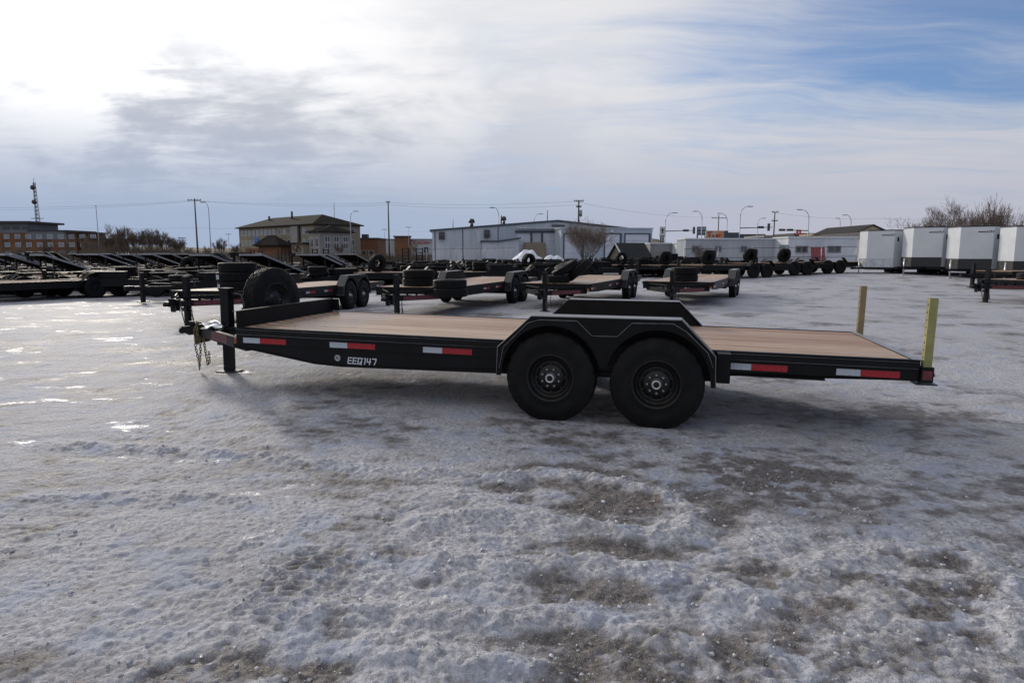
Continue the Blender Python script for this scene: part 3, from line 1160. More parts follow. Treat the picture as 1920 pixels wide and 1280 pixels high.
    # safety chains
    for pts in ([(-5.07, cy - 0.10, 0.60), (-5.10, cy - 0.13, 0.52), (-5.085, cy - 0.14, 0.30), (-5.03, cy - 0.15, 0.085)],
                [(-5.00, cy - 0.16, 0.43), (-5.01, cy - 0.15, 0.26), (-5.03, cy - 0.155, 0.085), (-5.03, cy - 0.16, 0.02)],
                [(-4.90, cy - 0.22, 0.42), (-4.885, cy - 0.22, 0.28), (-4.86, cy - 0.22, 0.12), (-4.84, cy - 0.21, 0.15), (-4.85, cy - 0.20, 0.26)]):
        b = MB()
        chain_links(b, pts)
        b.build('safety_chain', MT['gold' if main else 'dark'], root)
    b = MB()
    rnd = random.Random(9)
    for k in range(5 if main else 1):
        chain_links(b, [(-5.09 + 0.012 * k, cy - 0.095 - 0.01 * k, 0.36 + 0.02 * k), (-5.085 + 0.01 * k, cy - 0.10 - 0.012 * k, 0.605)])
    b.build('chain_bundle', MT['gold' if main else 'dark'], root)
    # drop-leg jack in the drawbar
    jx = -4.72
    b = MB()
    b.box(jx - 0.056, jx + 0.056, cy - 0.056, cy + 0.056, 0.43, 1.03)
    b.box(jx - 0.064, jx + 0.064, cy - 0.064, cy + 0.064, 1.03, 1.042)
    b.box(jx - 0.15, jx + 0.15, cy - 0.32, cy + 0.32, 0.556, 0.566)
    jk = b.build('jack', MT['black'], root)
    b = MB()
    b.box(jx - 0.050, jx + 0.050, cy - 0.050, cy + 0.050, 0.02, 0.46)
    b.build('jack_leg', MT['black'], jk)
    b = MB()
    b.box(jx - 0.12, jx + 0.12, cy - 0.11, cy + 0.11, 0.004, 0.016)
    b.build('jack_foot', MT['dark'], jk)
    b = MB()
    b.tube([(jx + 0.06, cy, 0.98), (jx + 0.20, cy, 0.97), (jx + 0.26, cy - 0.02, 0.84), (jx + 0.22, cy - 0.02, 0.78)], 0.011, 6)
    b.build('jack_handle', MT['dark'], jk)
    b = MB()
    b.box(jx - 0.15, jx - 0.045, cy - 0.02, cy + 0.02, 0.33, 0.41)
    b.build('jack_latch', MT['dark'], jk)
    # axles and wheels
    for x in WX:
        b = MB()
        b.tube([(x, 0.12, 0.36), (x, DW - 0.12, 0.36)], 0.06, 12)
        for y in (0.2, DW - 0.2):
            b.box(x - 0.33, x + 0.33, y - 0.03, y + 0.03, 0.41, 0.45)
        b.build('axle', MT['black'], root)
    for x, sp in zip(WX, (0.35, 0.75)):
        make_wheel(root, x, FO - 0.002 + TW / 2, TR - 0.012, False, True, sp)
        make_wheel(root, x, DW - FO - TW / 2, TR - 0.012, True, main, sp)
    fender_parts(root, False)
    fender_parts(root, True)
    # tail lamps
    for y in (0.10, DW - 0.30):
        b = MB()
        b.box(XR, XR + 0.012, y, y + 0.16, 0.575, 0.625)
        b.build('tail_lamp', MT['red'], root)
    return root


def glyphs(text, x0, h, w, gap, stroke, slant, y0, y1):
    """blocky slanted characters as bars on an XZ face"""
    G = {'E': [((0, 0), (0, 1)), ((0, 1), (1, 1)), ((0, .5), (.85, .5)), ((0, 0), (1, 0))],
         'Q': [((0, 0), (0, 1)), ((0, 1), (1, 1)), ((1, 1), (1, 0)), ((0, 0), (1, 0)), ((.62, .34), (1.08, -.10))],
         '1': [((.55, 0), (.55, 1)), ((.2, 1), (.55, 1))],
         '4': [((0, 1), (0, .42)), ((0, .42), (1, .42)), ((.8, 1), (.8, 0))],
         '7': [((0, 1), (1, 1)), ((1, 1), (1, .6)), ((1, .6), (.7, 0))]}
    b = MB()
    x = x0
    for ch in text:
        for (ax, az), (bx, bz) in G[ch]:
            A = Vector((x + ax * w + slant * az * h, 0, az * h))
            B = Vector((x + bx * w + slant * bz * h, 0, bz * h))
            d = (B - A).normalized()
            A, B = A - d * stroke * 0.5, B + d * stroke * 0.5
            n = Vector((-d.z, 0, d.x)) * stroke * 0.5
            c = [A + n, B + n, B - n, A - n]
            b.add([(p.x, y0, p.z) for p in c] + [(p.x, y1, p.z) for p in c], [(0, 1, 2, 3), (7, 6, 5, 4), (0, 4, 5, 1), (1, 5, 6, 2), (2, 6, 7, 3), (3, 7, 4, 0)])
        x += w * (0.72 if ch == '1' else 1.0) + gap
        y0 -= 0.00012
    return b


main = make_trailer('equipment_trailer', 'large black tandem axle trailer with bare plank deck standing in front of all others', 'trailer', True)
main.location = ROOT
main.rotation_euler = (0, TILT, YAW)
g = glyphs('EEQ147', -2.575, 0.058, 0.0385, 0.0165, 0.0098, 0.18, 0.0172, 0.0200)
g.build('serial_lettering', MT['lettering'], main, (0, 0, 0.390))
b_ = MB()
b_.lathe([(0.0, 0.0165), (0.031, 0.0165), (0.033, 0.018), (0.033, 0.0205)], 28, smooth=False)
stk = b_.build('round_sticker', MT['sticker'], main, (-2.689, 0, 0.438))
b_ = MB()
b_.bar((-0.020, 0.0155, 0.012), (0.020, 0.0155, -0.010), 0.006, 0.001, up=(0, 1, 0))
b_.bar((-0.016, 0.0155, -0.012), (0.004, 0.0155, 0.018), 0.006, 0.001, up=(0, 1, 0))
b_.build('sticker_print', MT['dark'], stk)

# rear drop legs, drawn up
for ly in (0.012, DW - 0.012):
    b_ = MB()
    b_.box(-0.031, 0.031, -0.031, 0.031, 0.545, 1.222)
    leg = b_.build('drop_leg', MT['goldg'] if ly < 1 else MT['goldt'], main, (2.668, ly, 0))
    for k in range(9):
        z = 1.165 - 0.062 * k
        for sx_ in (-1, 1):
            h_ = MB()
            h_.tube([(sx_ * 0.0312, 0.0, z), (sx_ * 0.0322, 0.0, z)], 0.0085, 10, smooth=False)
            h_.build('pin_hole', MT['hole'], leg)
    s_ = MB()
    for a, c, d, e in ((-0.046, 0.046, -0.046, -0.038), (-0.046, 0.046, 0.038, 0.046), (-0.046, -0.038, -0.038, 0.038), (0.038, 0.046, -0.038, 0.038)):
        s_.box(a, c, d, e, 0.53, 0.655)
    s_.build('leg_sleeve', MT['black'], leg)
    s_ = MB()
    s_.box(-0.036, 0.036, -0.0475, -0.046, 0.548, 0.625)
    s_.build('red_sleeve_mark', MT['redecal'], leg)
    s_ = MB()
    s_.box(-0.085, 0.075, -0.07, 0.07, 0.508, 0.518)
    s_.box(-0.040, 0.040, -0.040, 0.040, 0.518, 0.53)
    s_.build('leg_foot', MT['dark'], leg)
    s_ = MB()
    s_.tube([(0.046, 0, 0.60), (0.065, 0, 0.60), (0.067, 0, 0.575)], 0.006, 6)
    s_.build('leg_pin', MT['galv'], leg)

# spare wheel leaning behind the bulkhead, bag of papers on the drawbar
MR = main.matrix_basis.copy()
MR = Matrix.Translation(Vector(ROOT)) @ Euler((0, TILT, YAW), 'XYZ').to_matrix().to_4x4()


def on_main(x, y, z):
    return MR @ Vector((x, y, z))


sp = thing('spare_wheel', 'big mounted spare wheel standing upright behind the low front bulkhead', 'wheel', on_main(-4.40, 1.50, 0.875))
sp.rotation_euler = (0, 0.0, YAW + math.radians(78))
w_ = link_mesh('rim', ME['rim'], sp)
link_mesh('rubber', ME['tyre'], sp)
b_ = MB().lathe([(0.0, -0.0595), (0.052, -0.0595), (0.053, -0.055)], 20)
b_.build('centre_bore', MT['hole'], w_)
for k_ in range(8):
    a_ = 2 * PI * k_ / 8
    MB().tube([(0.082 * math.cos(a_), -0.054, 0.082 * math.sin(a_)), (0.082 * math.cos(a_), -0.0575, 0.082 * math.sin(a_))], 0.0085, 8).build('bolt_hole', MT['galv' if k_ % 3 == 0 else 'hole'], w_)
b_ = MB()
b_.box(-4.27, XF - 0.013, 1.47, 1.53, 0.60, 0.66)
b_.build('spare_mount', MT['black'], main)

b_ = MB()
rnd = random.Random(3)
vs, fs = [], []
for j in range(6):
    for i in range(8):
        vs.append((-0.17 + i * 0.049, -0.10 + j * 0.04, 0.012 + 0.018 * rnd.random() + 0.022 * math.sin(i * 1.3 + j)))
for j in range(5):
    for i in range(7):
        a = j * 8 + i
        fs.append((a, a + 1, a + 9, a + 8))
b_.add(vs, fs, True)
bag = b_.build('document_bag', MT['paper'], None, on_main(-4.78, 0.86, 0.575), (0, 0, YAW - 0.5))
tag(bag, 'crumpled clear plastic document bag lying on the drawbar beside the jack', 'bag')
b_ = MB()
b_.add([(-0.17, 0.0, 0.05), (-0.02, -0.02, 0.062), (-0.03, 0.09, 0.055), (-0.16, 0.08, 0.072), (-0.17, 0.0, 0.044), (-0.02, -0.02, 0.056), (-0.03, 0.09, 0.049), (-0.16, 0.08, 0.066)],
       [(0, 1, 2, 3), (7, 6, 5, 4), (0, 4, 5, 1), (1, 5, 6, 2), (2, 6, 7, 3), (3, 7, 4, 0)])
b_.build('blue_slip', MT['bluep'], bag)

# ------------------------------------------------------------------ the row of trailers behind
row = make_trailer('flatbed_trailer', 'black plank deck trailer just behind, first from the left, three stacked tyres', 'trailer', False, 'black plank deck trailers in the row behind')


def stretch(o, thr, dx):
    """lengthens the front of a trailer: everything ahead of thr moves by dx"""
    for c in list(o.children):
        if c.type != 'MESH':
            continue
        base = c.location.x
        xs = [v.co.x + base for v in c.data.vertices] if abs(c.rotation_euler.z) < 0.01 else [base]
        if max(xs) < thr:
            c.location.x += dx
        elif min(xs) < thr:
            if c.data.users > 1:
                if c.name.startswith('plank'):
                    if c.data not in done:
                        done.add(c.data)
                        for v in c.data.vertices:
                            if v.co.x + base < thr:
                                v.co.x += dx
                    continue
                c.data = c.data.copy()
            for v in c.data.vertices:
                if v.co.x + base < thr:
                    v.co.x += dx
            c.data.update()
            stretch(c, thr, dx)


done = set()
EXT = -1.2
stretch(row, -2.9, EXT)


def heading(tx, ty, wx, wy):
    """yaw of a trailer whose jack stands at (tx,ty) and whose axles stand at (wx,wy)"""
    return math.atan2(wy - ty, wx - tx)


def set_trailer(o, px, py, yaw, jack_back=4.72 - EXT):
    """puts the jack of a trailer at (px,py)"""
    c, s = math.cos(yaw), math.sin(yaw)
    x = px + c * jack_back - s * (-DW / 2)
    y = py + s * jack_back + c * (-DW / 2)
    z0, z1 = gz(x, y), gz(px, py)
    o.location = (x, y, z0)
    o.rotation_euler = (0, math.atan2(z1 - z0, jack_back) * 1.0, yaw)
    return o


def local_to(o, p):
    Mx = Matrix.Translation(o.location) @ o.rotation_euler.to_matrix().to_4x4()
    return Mx @ Vector(p)


TY_N = [0]


def put_tyre(o, x, y, z, label, lean=None, mounted=False, stickers=(), group='loose tyres stacked on trailers'):
    """a tyre on trailer o at local (x,y), its lower edge at z"""
    t = thing('tyre', label, 'tyre', group=group)
    yaw = o.rotation_euler.z
    x += EXT
    if lean is None:      # lying flat
        t.location = local_to(o, (x, y, z + TW / 2))
        t.rotation_euler = (PI / 2, 0, yaw)
    else:
        t.location = local_to(o, (x, y, z + TR))
        t.rotation_euler = (lean[0], 0, yaw + lean[1])
    link_mesh('rubber', ME['tyre_low'], t)
    link_mesh('rim', ME['rim_low'], t) if mounted else None
    for a0, mt in stickers:
        b = MB()
        a1 = a0 + 0.30
        R = TR + 0.004
        vs = []
        for k in range(5):
            a = a0 + (a1 - a0) * k / 4
            vs += [(R * math.cos(a), -0.055, R * math.sin(a)), (R * math.cos(a), 0.045, R * math.sin(a))]
        b.add(vs, [(2 * k, 2 * k + 1, 2 * k + 3, 2 * k + 2) for k in range(4)])
        b.build('paper_label', MT[mt], t)
    return t


rowA = set_trailer(row, -6.75, 13.7, math.radians(80))
rowB = copy_tree(row)
rowB['label'] = 'black plank deck trailer just behind, second from the left, low tyres at its front'
set_trailer(rowB, -2.74, 15.7, math.radians(72))
rowC = copy_tree(row)
rowC['label'] = 'black plank deck trailer in the row just behind, with a heap of leaning tyres'
set_trailer(rowC, 0.88, 17.7, math.radians(69))
rowD = copy_tree(row)
rowD['label'] = 'black plank deck trailer at the right end of the row just behind, two stacked tyres'
set_trailer(rowD, 4.57, 18.9, math.radians(66))
rowE = copy_tree(row)
rowE['label'] = 'black trailer cut off by the right edge, its jack standing on bare ice'
set_trailer(rowE, 15.0, 20.9, math.radians(16))

put_tyre(rowA, -3.35, 0.75, DZ, 'bottom tyre of the stack of three behind the tall jack post', stickers=((3.6, 'label_w'),))
put_tyre(rowA, -3.36, 0.77, DZ + TW, 'middle tyre of the stack of three behind the tall jack post', stickers=((3.55, 'label_w'),))
put_tyre(rowA, -3.33, 0.74, DZ + 2 * TW, 'top tyre of the stack of three behind the tall jack post')
put_tyre(rowB, -3.10, 1.25, DZ, 'lower tyre of the pair behind the jack of the second row trailer')
put_tyre(rowB, -3.12, 1.23, DZ + TW, 'upper tyre of the pair behind the jack of the second row trailer')
put_tyre(rowB, -3.95, -0.02, 0.50, 'tyre hung low beside the pair on the second row trailer', stickers=((5.6, 'label_w'),))
put_tyre(rowB, -3.93, 0.0, 0.50 + TW, 'tyre resting on the low one at the side of the second row trailer')
put_tyre(rowC, -3.2, 1.2, DZ, 'lowest flat tyre under the leaning heap on the third row trailer', stickers=((4.6, 'label_w'),))
put_tyre(rowC, -2.95, 1.0, DZ - 0.02, 'tyre leaning far back in the heap on the third row trailer', (1.05, 0.4), stickers=((4.4, 'label_w'),))
put_tyre(rowC, -2.80, 0.62, DZ - 0.06, 'tyre leaning behind the first one in the heap on the third row trailer', (0.85, 0.15))
put_tyre(rowC, -2.62, 1.0, DZ + 0.02, 'topmost tyre lying tilted on the heap on the third row trailer', (1.25, 0.9))
put_tyre(rowD, -3.25, 0.95, DZ, 'lower tyre with blue labels on the trailer at the end of the row', stickers=((4.0, 'label_w'), (4.35, 'label_b')))
put_tyre(rowD, -3.27, 0.93, DZ + TW, 'upper tyre of the stack on the trailer at the end of the row')
for k in range(2):
    put_tyre(rowE, -2.9 + 0.9 * k, 1.0, DZ + 0.0, ('tyre on the deck of the trailer at the right edge', 'second tyre on the deck of the trailer at the right edge')[k])


# ------------------------------------------------------------------ crowd of trailers farther back (simpler parts)
def low_wheel_mesh():
    b = MB()
    b.lathe([(0.20, -0.085), (0.30, -0.105), (0.38, -0.10), (0.414, -0.075), (0.414, 0.075), (0.38, 0.10), (0.30, 0.105), (0.20, 0.085)], 22)
    b.lathe([(0.20, -0.085), (0.19, -0.05), (0.14, -0.02), (0.05, -0.06), (0.0, -0.10)], 14)
    b.lathe([(0.20, 0.085), (0.19, 0.03), (0.0, 0.02)], 14)
    return b.mesh('wheel', MT['tyre'])


LW = low_wheel_mesh()


def rails(b, x0, x1, z0, z1, w=DW):
    b.box(x0, x1, 0, 0.05, z0, z1)
    b.box(x0, x1, w - 0.05, w, z0, z1)
    x = x0
    while x < x1:
        b.box(x, x + 0.06, 0.05, w - 0.05, z0 + 0.02, z0 + 0.08)
        x += 0.8
    b.box(x1 - 0.06, x1, 0.05, w - 0.05, z0, z1)


def low_trailer(name, label, kind, group):
    root = thing(name, label, 'trailer', group=group)
    L0, L1 = (-3.85, 2.62) if kind != 'gooseneck' else (-5.4, 3.4)
    b = MB()
    rails(b, L0, L1, 0.55, 0.70)
    b.box(L0, L1, 0.02, 0.03, 0.42, 0.55)
    b.box(L0, L1, DW - 0.03, DW - 0.02, 0.42, 0.55)
    b.box(L0, L1, -0.035, -0.028, 0.64, 0.69)
    b.build('frame', MT['black'], root)
    b = MB()
    if kind == 'gooseneck':
        for y in (0.55, DW - 0.55):
            b.bar((L0 + 0.05, y, 0.62), (L0 - 1.35, y, 1.62), 0.11, 0.16)
            b.bar((L0 - 1.30, y, 1.62), (L0 - 2.3, y, 1.62), 0.11, 0.14)
        b.box(L0 - 2.32, L0 - 2.18, 0.5, DW - 0.5, 1.55, 1.70)
        b.box(L0 - 1.42, L0 - 1.3, 0.5, DW - 0.5, 1.55, 1.70)
        b.box(L0 - 2.30, L0 - 2.18, DW / 2 - 0.06, DW / 2 + 0.06, 0.95, 1.56)
        b.build('gooseneck', MT['black'], root)
    else:
        for s in (1, -1):
            b.bar((-3.8, DW / 2 - s * 0.9, 0.50), (-5.08, DW / 2 - s * 0.05, 0.50), 0.055, 0.118)
        b.box(-5.35, -5.05, DW / 2 - 0.06, DW / 2 + 0.06, 0.42, 0.58)
        b.build('drawbar', MT['black'], root)
    jx = -4.72 if kind != 'gooseneck' else L0 - 0.35
    b = MB()
    for y in ((DW / 2,) if kind != 'gooseneck' else (0.5, DW - 0.5)):
        b.box(jx - 0.06, jx + 0.06, y - 0.06, y + 0.06, 0.03, 1.03)
        b.box(jx - 0.14, jx + 0.14, y - 0.14, y + 0.14, 0.0, 0.03)
        if kind != 'gooseneck':
            b.build('jack', MT['black'], root)
        else:
            b.build('jack', MT['black'], root)
            b = MB()
    if kind == 'bare':
        b = MB()
        b.box(-2.9, -1.6, 0.03, 0.5, 0.42, 0.98)
        b.box(-2.92, -1.58, 0.02, 0.52, 0.98, 1.0)
        b.build('locker', MT['blackdull'], root)
        b = MB()
        b.box(-3.6, 2.3, 0.3, DW - 0.3, 0.56, 0.60)
        b.build('floor_sheet', MT['sheet'], root)
    if kind != 'bare':
        b = MB()
        b.box(L0 + 0.02, L1 - 0.06, 0.055, DW - 0.055, 0.665, 0.703)
        b.build('deck', MT['deckg'], root)
    for x in WX:
        for y in (-0.10, DW + 0.10):
            link_mesh('wheel', LW, root, (x, y, 0.41), (0, 0, 0 if y < 0 else PI))
    for far in (False, True):
        y0, y1 = (-0.21, 0.03) if not far else (DW - 0.03, DW + 0.21)
        b = MB()
        b.prism([(-0.95, 0.66), (-0.945, 0.672), (-0.64, 0.965), (0.69, 0.978), (0.985, 0.69), (0.99, 0.66), (0.67, 0.966), (-0.63, 0.953)], y0, y1)
        b.build('fender', MT['blackdull'], root)
    if kind == 'ramps':
        for y in (0.12, DW - 0.72):
            b = MB()
            b.box(L1 - 0.02, L1 + 0.04, y, y + 0.05, 0.62, 2.05)
            b.box(L1 - 0.02, L1 + 0.04, y + 0.55, y + 0.60, 0.62, 2.05)
            for k in range(7):
                z = 0.68 + 0.21 * k
                b.box(L1 - 0.01, L1 + 0.03, y + 0.05, y + 0.55, z, z + 0.05)
            b.build('ramp', MT['black'], root)
    if kind == 'gate':
        a, c = Vector((-1.5, 0, 0.80)), Vector((-3.75, 0, 1.66))
        b = MB()
        for y in (0.03, DW - 0.03):
            b.bar((a.x, y, a.z), (c.x, y, c.z), 0.06, 0.09)
        b.bar((c.x, 0.06, c.z), (c.x, DW - 0.06, c.z), 0.06, 0.09)
        b.bar((a.x, 0.06, a.z), (a.x, DW - 0.06, a.z), 0.05, 0.06)
        g_ = b.build('raised_panel', MT['galv'], root)
        b = MB()
        b.add([(a.x, 0.06, a.z - .01), (a.x, DW - .06, a.z - .01), (c.x, DW - .06, c.z - .01), (c.x, 0.06, c.z - .01),
               (a.x, 0.06, a.z - .05), (a.x, DW - .06, a.z - .05), (c.x, DW - .06, c.z - .05), (c.x, 0.06, c.z - .05)],
              [(0, 1, 2, 3), (7, 6, 5, 4), (0, 4, 5, 1), (1, 5, 6, 2), (2, 6, 7, 3), (3, 7, 4, 0)])
        b.build('panel_sheet', MT['sheet'], g_)
        b = MB()
        for y in (0.10, DW - 0.16):
            b.box(c.x + 0.35, c.x + 0.42, y, y + 0.06, 0.70, 1.50)
        b.box(c.x + 0.35, c.x + 0.42, 0.16, DW - 0.16, 1.0, 1.08)
        b.build('panel_prop', MT['black'], root)
    return root


GR = 'black trailers crowded in the lot behind'
protos = {k: low_trailer({'deck': 'flatbed_trailer', 'ramps': 'ramp_trailer', 'gooseneck': 'gooseneck_trailer', 'gate': 'tilt_trailer', 'bare': 'frame_trailer'}[k], '', k, GR)
          for k in ('deck', 'ramps', 'gooseneck', 'gate', 'bare')}
used = set()
rnd = random.Random(21)
ROWN = ['first', 'second', 'third', 'fourth', 'fifth', 'sixth', 'seventh', 'eighth', 'ninth']
KN = dict(deck='flat deck trailer', ramps='trailer with upright ramps', gooseneck='gooseneck trailer', gate='trailer with raised front panel', bare='bare frame trailer')


def ordn(n):
    return {1: '1st', 2: '2nd', 3: '3rd'}.get(n, '%dth' % n)


def place(kind, x, y, yaw, label):
    o = protos[kind]
    if kind in used:
        o = copy_tree(o)
    used.add(kind)
    o['label'] = label
    o['group'] = GR
    z = gz(x, y)
    o.location = (x, y, z)
    o.rotation_euler = (0, rnd.uniform(-0.008, 0.012), yaw)
    return o


def crowd_tyres(o, n, label):
    x = rnd.uniform(-3.3, -2.6)
    y = rnd.uniform(0.6, 1.5)
    up = rnd.random() < 0.3
    for k in range(n):
        t = thing('tyre', label + (' (stack of %d)' % n if False else ''), 'tyre', group='tyres carried on the crowded trailers')
        if up:
            t.location = local_to(o, (x + 0.05 * k, y + 0.27 * k, 0.703 + TR))
            t.rotation_euler = (0.12, 0, o.rotation_euler.z + 0.25)
        else:
            t.location = local_to(o, (x + rnd.uniform(-.03, .03), y, 0.703 + TW * (k + 0.5)))
            t.rotation_euler = (PI / 2, 0, rnd.uniform(0, 6))
        link_mesh('rubber', ME['tyre_low'], t)
        t['label'] = (('lowest', 'second', 'third', 'fourth')[k] if not up else ('nearer upright', 'farther upright', 'third upright', 'fourth upright')[k]) + ' tyre on the ' + label


rows = [27.2, 31.0, 34.8, 38.8, 43.2, 48.0, 53.5, 60.0, 68.0]
for ri, y0 in enumerate(rows):
    xl, xr = xat(-40, y0), xat((640, 960, 1110, 1200, 1330, 1370, 1370, 1350, 1300)[ri], y0)
    x = xl + rnd.uniform(0, 1.5)
    if ri == 0:
        x = -21.4
    i = 0
    while x < xr:
        i += 1
        px = 960 + 1249 * x / y0
        if px < 430:
            kind = rnd.choice(['gate', 'gate', 'gate', 'gooseneck', 'bare']) if ri >= 1 else rnd.choice(['bare', 'bare', 'deck'])
            yaw = math.radians(rnd.uniform(50, 58)) if kind == 'gate' else math.radians(rnd.uniform(8, 22)) if kind == 'gooseneck' else math.radians(rnd.choice([14, 62, 66]))
        elif px < 760:
            kind = rnd.choice(['gate', 'gate', 'gooseneck', 'bare', 'bare', 'ramps']) if ri >= 2 else 'bare'
            yaw = math.radians(rnd.uniform(10, 20)) if kind == 'gooseneck' else math.radians(rnd.uniform(52, 64))
        else:
            kind = rnd.choice(['deck', 'bare', 'bare', 'bare', 'bare'])
            yaw = math.radians(rnd.uniform(18, 30)) if rnd.random() < 0.45 else math.radians(rnd.uniform(48, 62))
        lab = 'black %s, %s from the left in the %s crowded row' % (KN[kind], ordn(i), ROWN[ri])
        o = place(kind, x, y0 + rnd.uniform(-1.0, 1.0), yaw, lab)
        if kind in ('deck', 'bare') and rnd.random() < (0.75 if ri else 0.3) and ri < 6:
            crowd_tyres(o, rnd.choice([1, 2, 2, 3]), '%s trailer of the %s crowded row' % (ordn(i), ROWN[ri]))
        x += (rnd.uniform(2.3, 2.9) if px < 800 else rnd.uniform(2.9, 3.7)) if yaw > 0.7 else rnd.uniform(4.0, 5.0)

# the broken line of trailers ahead of the office cabins
G2 = 'black trailers lined up before the office cabins'
for i, (px, y, yaw, nt) in enumerate([(1424, 37.5, 22, 3), (1500, 39.0, 20, 3), (1562, 40.5, 18, 2), (1335, 41.5, 24, 2), (1250, 44.0, 24, 1)]):
    x = xat(px, y)
    o = place('deck', x, y, math.radians(yaw), 'black plank deck trailer before the cabins, %s from the white box trailers' % ordn({0: 3, 1: 2, 2: 1, 3: 4, 4: 5}[i]))
    o['group'] = G2
    for k in range(nt):
        t = thing('tyre', '', 'tyre', group='upright tyres on the trailers before the cabins')
        t.location = local_to(o, (-3.2 + 0.42 * k, 0.5 + 0.3 * k, 0.703 + TR))
        t.rotation_euler = (0.15, 0, math.radians(yaw + 20 * k))
        t['label'] = ('first', 'second', 'third')[k] + ' upright tyre on the %s trailer before the cabins' % ordn({0: 3, 1: 2, 2: 1, 3: 4, 4: 5}[i])
        link_mesh('rubber', ME['tyre_low'], t)
o = place('deck', 24.7, 28.4, math.radians(10), 'low black trailer behind the jack at the right edge, under the box trailers')
o = place('bare', 25.6, 25.0, math.radians(12), 'black bare frame trailer stacked close behind the trailer at the right edge')

for k in protos:
    if k not in used:
        place(k, -24, 45 + 3 * len(used), 0.3, 'black %s at the far left end of the crowded lot' % KN[k])


# ------------------------------------------------------------------ white enclosed trailers
def box_trailer(label, guard):
    root = thing('enclosed_trailer', label, 'trailer', group='white enclosed trailers in a line')
    W, L, H0, H1 = 2.45, 6.2, 0.48, 2.62
    nose = 0.72
    t = 0.03
    # plan: +x is rearward, nose towards -x, y=0 is the side seen from the lot
    foot = [(0, W / 2), (nose, 0), (L, 0), (L, W), (nose, W)]
    names = ['nose_panel', 'side_panel', 'rear_door', 'side_panel', 'nose_panel']
    for i in range(5):
        (ax, ay), (bx_, by) = foot[i], foot[(i + 1) % 5]
        if i == 4:
            (ax, ay), (bx_, by) = foot[4], foot[0]
        d = Vector((bx_ - ax, by - ay, 0))
        n = Vector((d.y, -d.x, 0)).normalized()
        z0 = H0 if (not guard or i not in (0, 4)) else H0 + 0.52
        b = MB()
        vs = []
        for z in (z0, H1):
            for p in (Vector((ax, ay, z)), Vector((bx_, by, z))):
                vs += [p, p - n * t]
        b.add(vs, [(0, 2, 6, 4), (1, 5, 7, 3), (0, 4, 5, 1), (2, 3, 7, 6), (4, 6, 7, 5), (0, 1, 3, 2)])
        pn = b.build(names[i], MT['white'], root)
        if i in (0, 4):
            b = MB()
            vs = []
            for z in (H0, H0 + 0.52):
                for p in (Vector((ax, ay, z)), Vector((bx_, by, z))):
                    vs += [p + n * 0.012, p - n * t]
            b.add(vs, [(0, 2, 6, 4), (1, 5, 7, 3), (0, 4, 5, 1), (2, 3, 7, 6), (4, 6, 7, 5), (0, 1, 3, 2)])
            b.build('stone_guard', MT['guard' if guard else 'alu'], root)
        if i == 0:
            # maker's mark: illegible dark italic strokes high on the panel
            dd = d.normalized()
            b = MB()
            A = Vector((ax, ay, 0)) + dd * (d.length * 0.52) + n * 0.004
            b.bar(A + Vector((0, 0, H1 - 0.26)), A + dd * 0.34 + Vector((0, 0, H1 - 0.255)), 0.006, 0.055)
            for k in range(4):
                p = A + dd * (0.36 + 0.085 * k)
                b.bar(p + Vector((0, 0, H1 - 0.31)), p + dd * 0.045 + Vector((0, 0, H1 - 0.20)), 0.006, 0.038, up=tuple(dd))
                if k % 2:
                    b.bar(p + dd * 0.03 + Vector((0, 0, H1 - 0.21)), p + dd * 0.10 + Vector((0, 0, H1 - 0.21)), 0.006, 0.025)
            b.build('maker_mark', MT['dark'], pn)
        if i == 1:
            b = MB()
            b.box(nose + 0.22, nose + 0.34, -0.02, 0.0, H1 - 0.62, H1 - 0.38)
            b.build('vent_cover', MT['hole'], pn)
            b = MB()
            b.box(nose + 0.9, nose + 1.75, -0.012, 0.0, H0 + 0.05, H1 - 0.25)
            b.build('side_door', MT['white'], pn)
    b = MB()
    b.prism([(-0.02, W / 2), (nose, -0.03), (L + 0.02, -0.03), (L + 0.02, W + 0.03), (nose, W + 0.03)], H1, H1 + 0.055, 'z')
    b.build('roof', MT['guard'], root)
    b = MB()
    b.prism([(0.03, W / 2), (nose, 0.03), (L - 0.02, 0.03), (L - 0.02, W - 0.03), (nose, W - 0.03)], H0 - 0.14, H0, 'z')
    b.build('floor_frame', MT['black'], root)
    b = MB()
    for s in (1, -1):
        b.bar((nose, W / 2 + s * 0.75, 0.42), (-0.95, W / 2 + s * 0.04, 0.42), 0.05, 0.10)
    b.box(-1.15, -0.9, W / 2 - 0.06, W / 2 + 0.06, 0.36, 0.48)
    b.build('drawbar', MT['black'], root)
    b = MB()
    b.tube([(-0.55, W / 2, 0.02), (-0.55, W / 2, 0.95)], 0.035, 10)
    b.tube([(-0.55, W / 2, 0.0), (-0.55, W / 2, 0.03)], 0.11, 10)
    b.build('jack', MT['zinc'], root)
    for x in (3.3, 4.15):
        for y in (-0.02, W + 0.02):
            link_mesh('wheel', LW, root, (x, y + (0.1 if y < 1 else -0.1), 0.37), (0, 0, 0 if y < 1 else PI))
    for y0, y1 in ((-0.06, 0.0), (W, W + 0.06)):
        b = MB()
        b.prism([(2.8, 0.5), (2.9, 0.86), (4.55, 0.86), (4.65, 0.5), (4.6, 0.5), (4.52, 0.82), (2.93, 0.82), (2.85, 0.5)], y0, y1)
        b.build('fender', MT['alu'], root)
    return root


def box_at(o, px, y, yaw, rise=0.0):
    """nose edge of the box at column px, depth y"""
    x = xat(px, y)
    W = 2.45
    o.location = (x + math.sin(yaw) * W / 2, y - math.cos(yaw) * W / 2, gz(x, y) + rise)
    o.rotation_euler = (0, 0, yaw)


